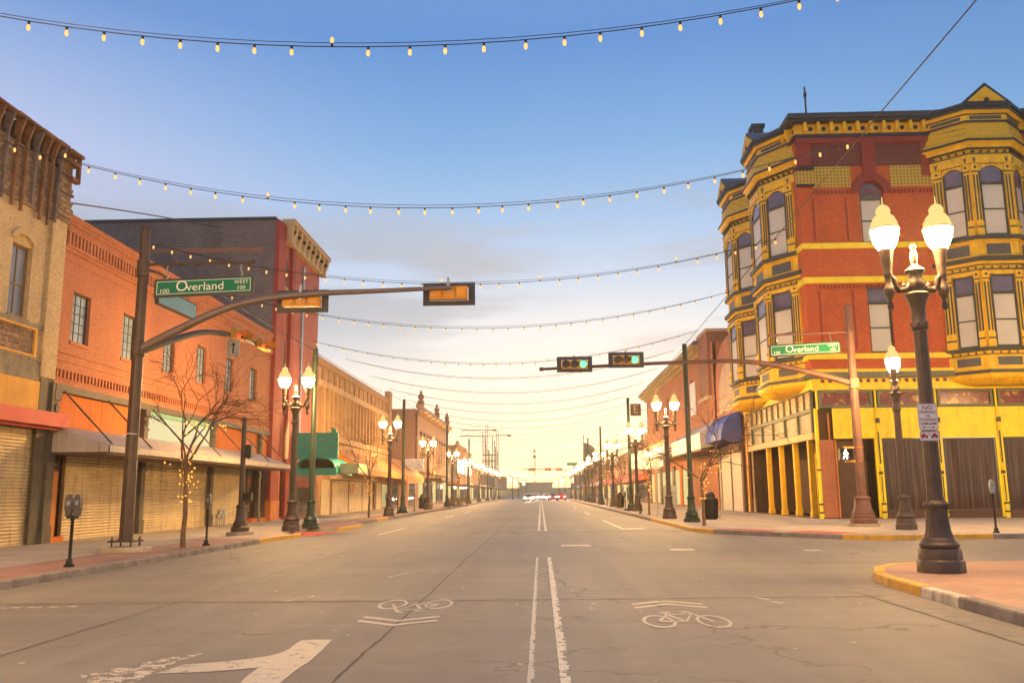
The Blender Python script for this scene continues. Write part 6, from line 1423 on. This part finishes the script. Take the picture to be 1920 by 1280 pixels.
def crane(label, x, y, h, a, c):
    t = thing('tower_crane', label, 'crane', (x, y, 0)); b = MB()
    for sx in (-.5, .5): b.tube([(x + sx, y, 0), (x + sx, y, h + 3)], .12, 4)
    for k in range(int(h / 1.5)): b.tube([(x - .5, y, k * 1.5), (x + .5, y, k * 1.5 + 1.5)], .08, 4)
    b.build('mast', M['steel'], t); b = MB(); b.tube([(x - a, y, h), (x + c, y, h + .1)], .22, 5); b.tube([(x - a, y, h), (x, y, h + 3), (x + c, y, h + .1)], .05, 3); b.box(x + c - 1.8, x + c, y - .4, y + .4, h - .5, h + .4); b.build('jib', M['steel'], t)
crane('taller tower crane above the far roofs', -27, 445, 33.2, 13, 5); crane('lower tower crane above the far roofs', -21.4, 440, 30.0, 19, 7)
t = thing('radio_mast', 'slim lattice radio mast at the far end of the street', 'mast', (-3.4, 520, 0)); b = MB()
for sx in (-.6, .6): b.tube([(-3.4 + sx, 520, 0), (-3.4 + sx * .6, 520, 27)], .14, 4)
for k in range(14): b.tube([(-4, 520, k * 1.9), (-2.8, 520, k * 1.9 + 1.9)], .1, 4)
b.lathe(-3.4, 520, 22, [(.9, 0), (.9, 1.2)], 8); b.lathe(-3.4, 520, 25.5, [(.7, 0), (.7, .9)], 8); b.build('lattice', M['steel'], t)
t = thing('arena_building', 'long low pale building closing the far end of the street', 'building', (-2, 460, 0)); b = MB(); b.box(-40, 40, 460, 500, 0, 4.2); b.box(-11, 6, 455, 459.9, 0, 6.4); b.build('wall', M['creampatch'], t); b = MB(); b.box(-11.5, 6.5, 454, 475, 6.4, 7.0); b.build('roof', M['beige'], t)
t = thing('curved_roof_sign', 'curved hood-shaped roof sign beyond the distant shops', 'sign', (18, 262, 0)); b = MB(); F = Fr((0, 262, 0), (1, 0, 0), (0, -1, 0))
b.fpoly(F, [(12.6, 7), (12.8, 14.5)] + [(12.8 + 5.2 * sin(a), 9.5 + 6.6 * cos(a)) for a in [i * pi / 20 for i in range(11)]] + [(18, 7)], -.6, 0); b.build('hood', M['castiron'], t); b = MB(); b.tube([(13, 262, 0), (13, 262, 18.5)], .15, 6); b.build('post', M['castiron'], t)

# small white lane sign under the side-facing red signals
t = thing('lane_sign', 'small white plate with a black arrow under the side-facing red signals', 'sign', (-11.2, 30.9, 6.6))
F = Fr((-11.05, 30.9, 0), (1, 0, 0), (0, -1, 0)); b = MB(); b.fb(F, -.22, .22, 6.55, 7.15, -.02, 0); b.build('plate', M['galv'], t)
b = MB(); b.fb(F, -.03, .03, 6.65, 6.95, 0, .006); b.fpoly(F, [(-.09, 6.95), (.09, 6.95), (0, 7.07)], 0, .006); b.build('arrow', M['black'], t)
b = MB(); b.tube([(-11.2, 30.95, 7.3), (-11.1, 30.93, 7.1)], .025, 5); b.build('bracket', M['galv'], t)
# neighbour further along the side street
t = thing('brick_building', 'low brown brick building along the side street next to the corner building', 'building', (40, 46.6, 0))
F = Fr((0, 46.8, 0), (1, 0, 0), (0, -1, 0)); hs = [(32.5 + i * 3.4, 34.0 + i * 3.4, 5.4, 7.8) for i in range(8)]
b = MB(); b.fwall(F, 31.1, 62, .1, 9.4, hs, .25); b.fb(F, 31.1, 62, 0, 9.3, -14, -.26); b.build('wall', M['brownbrick'], t)
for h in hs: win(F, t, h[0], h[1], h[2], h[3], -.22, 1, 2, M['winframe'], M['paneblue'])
b = MB(); b.fb(F, 31.0, 62.1, 9.4, 9.75, -.3, .3); b.build('cornice', M['cornice_tan'], t)
for i in range(7): b = MB(); b.fb(F, 32 + i * 4.2, 35.4 + i * 4.2, .3, 3.4, 0, .06); b.build('shop_window', M['shopglass'], t)
# ================================================================== evening haze
b = MB(); b.box(-420, 420, -130, 800, -1.5, 44)
hm = bpy.data.materials.new('evening_haze'); hm.use_nodes = True; t = hm.node_tree; t.nodes.clear()
v = t.nodes.new('ShaderNodeVolumePrincipled'); o_ = t.nodes.new('ShaderNodeOutputMaterial'); t.links.new(v.outputs[0], o_.inputs['Volume'])
v.inputs['Density'].default_value = .00045; v.inputs['Color'].default_value = (1, .94, .82, 1); v.inputs['Anisotropy'].default_value = .7
hz = b.build('haze', hm); hz['kind'] = 'stuff'
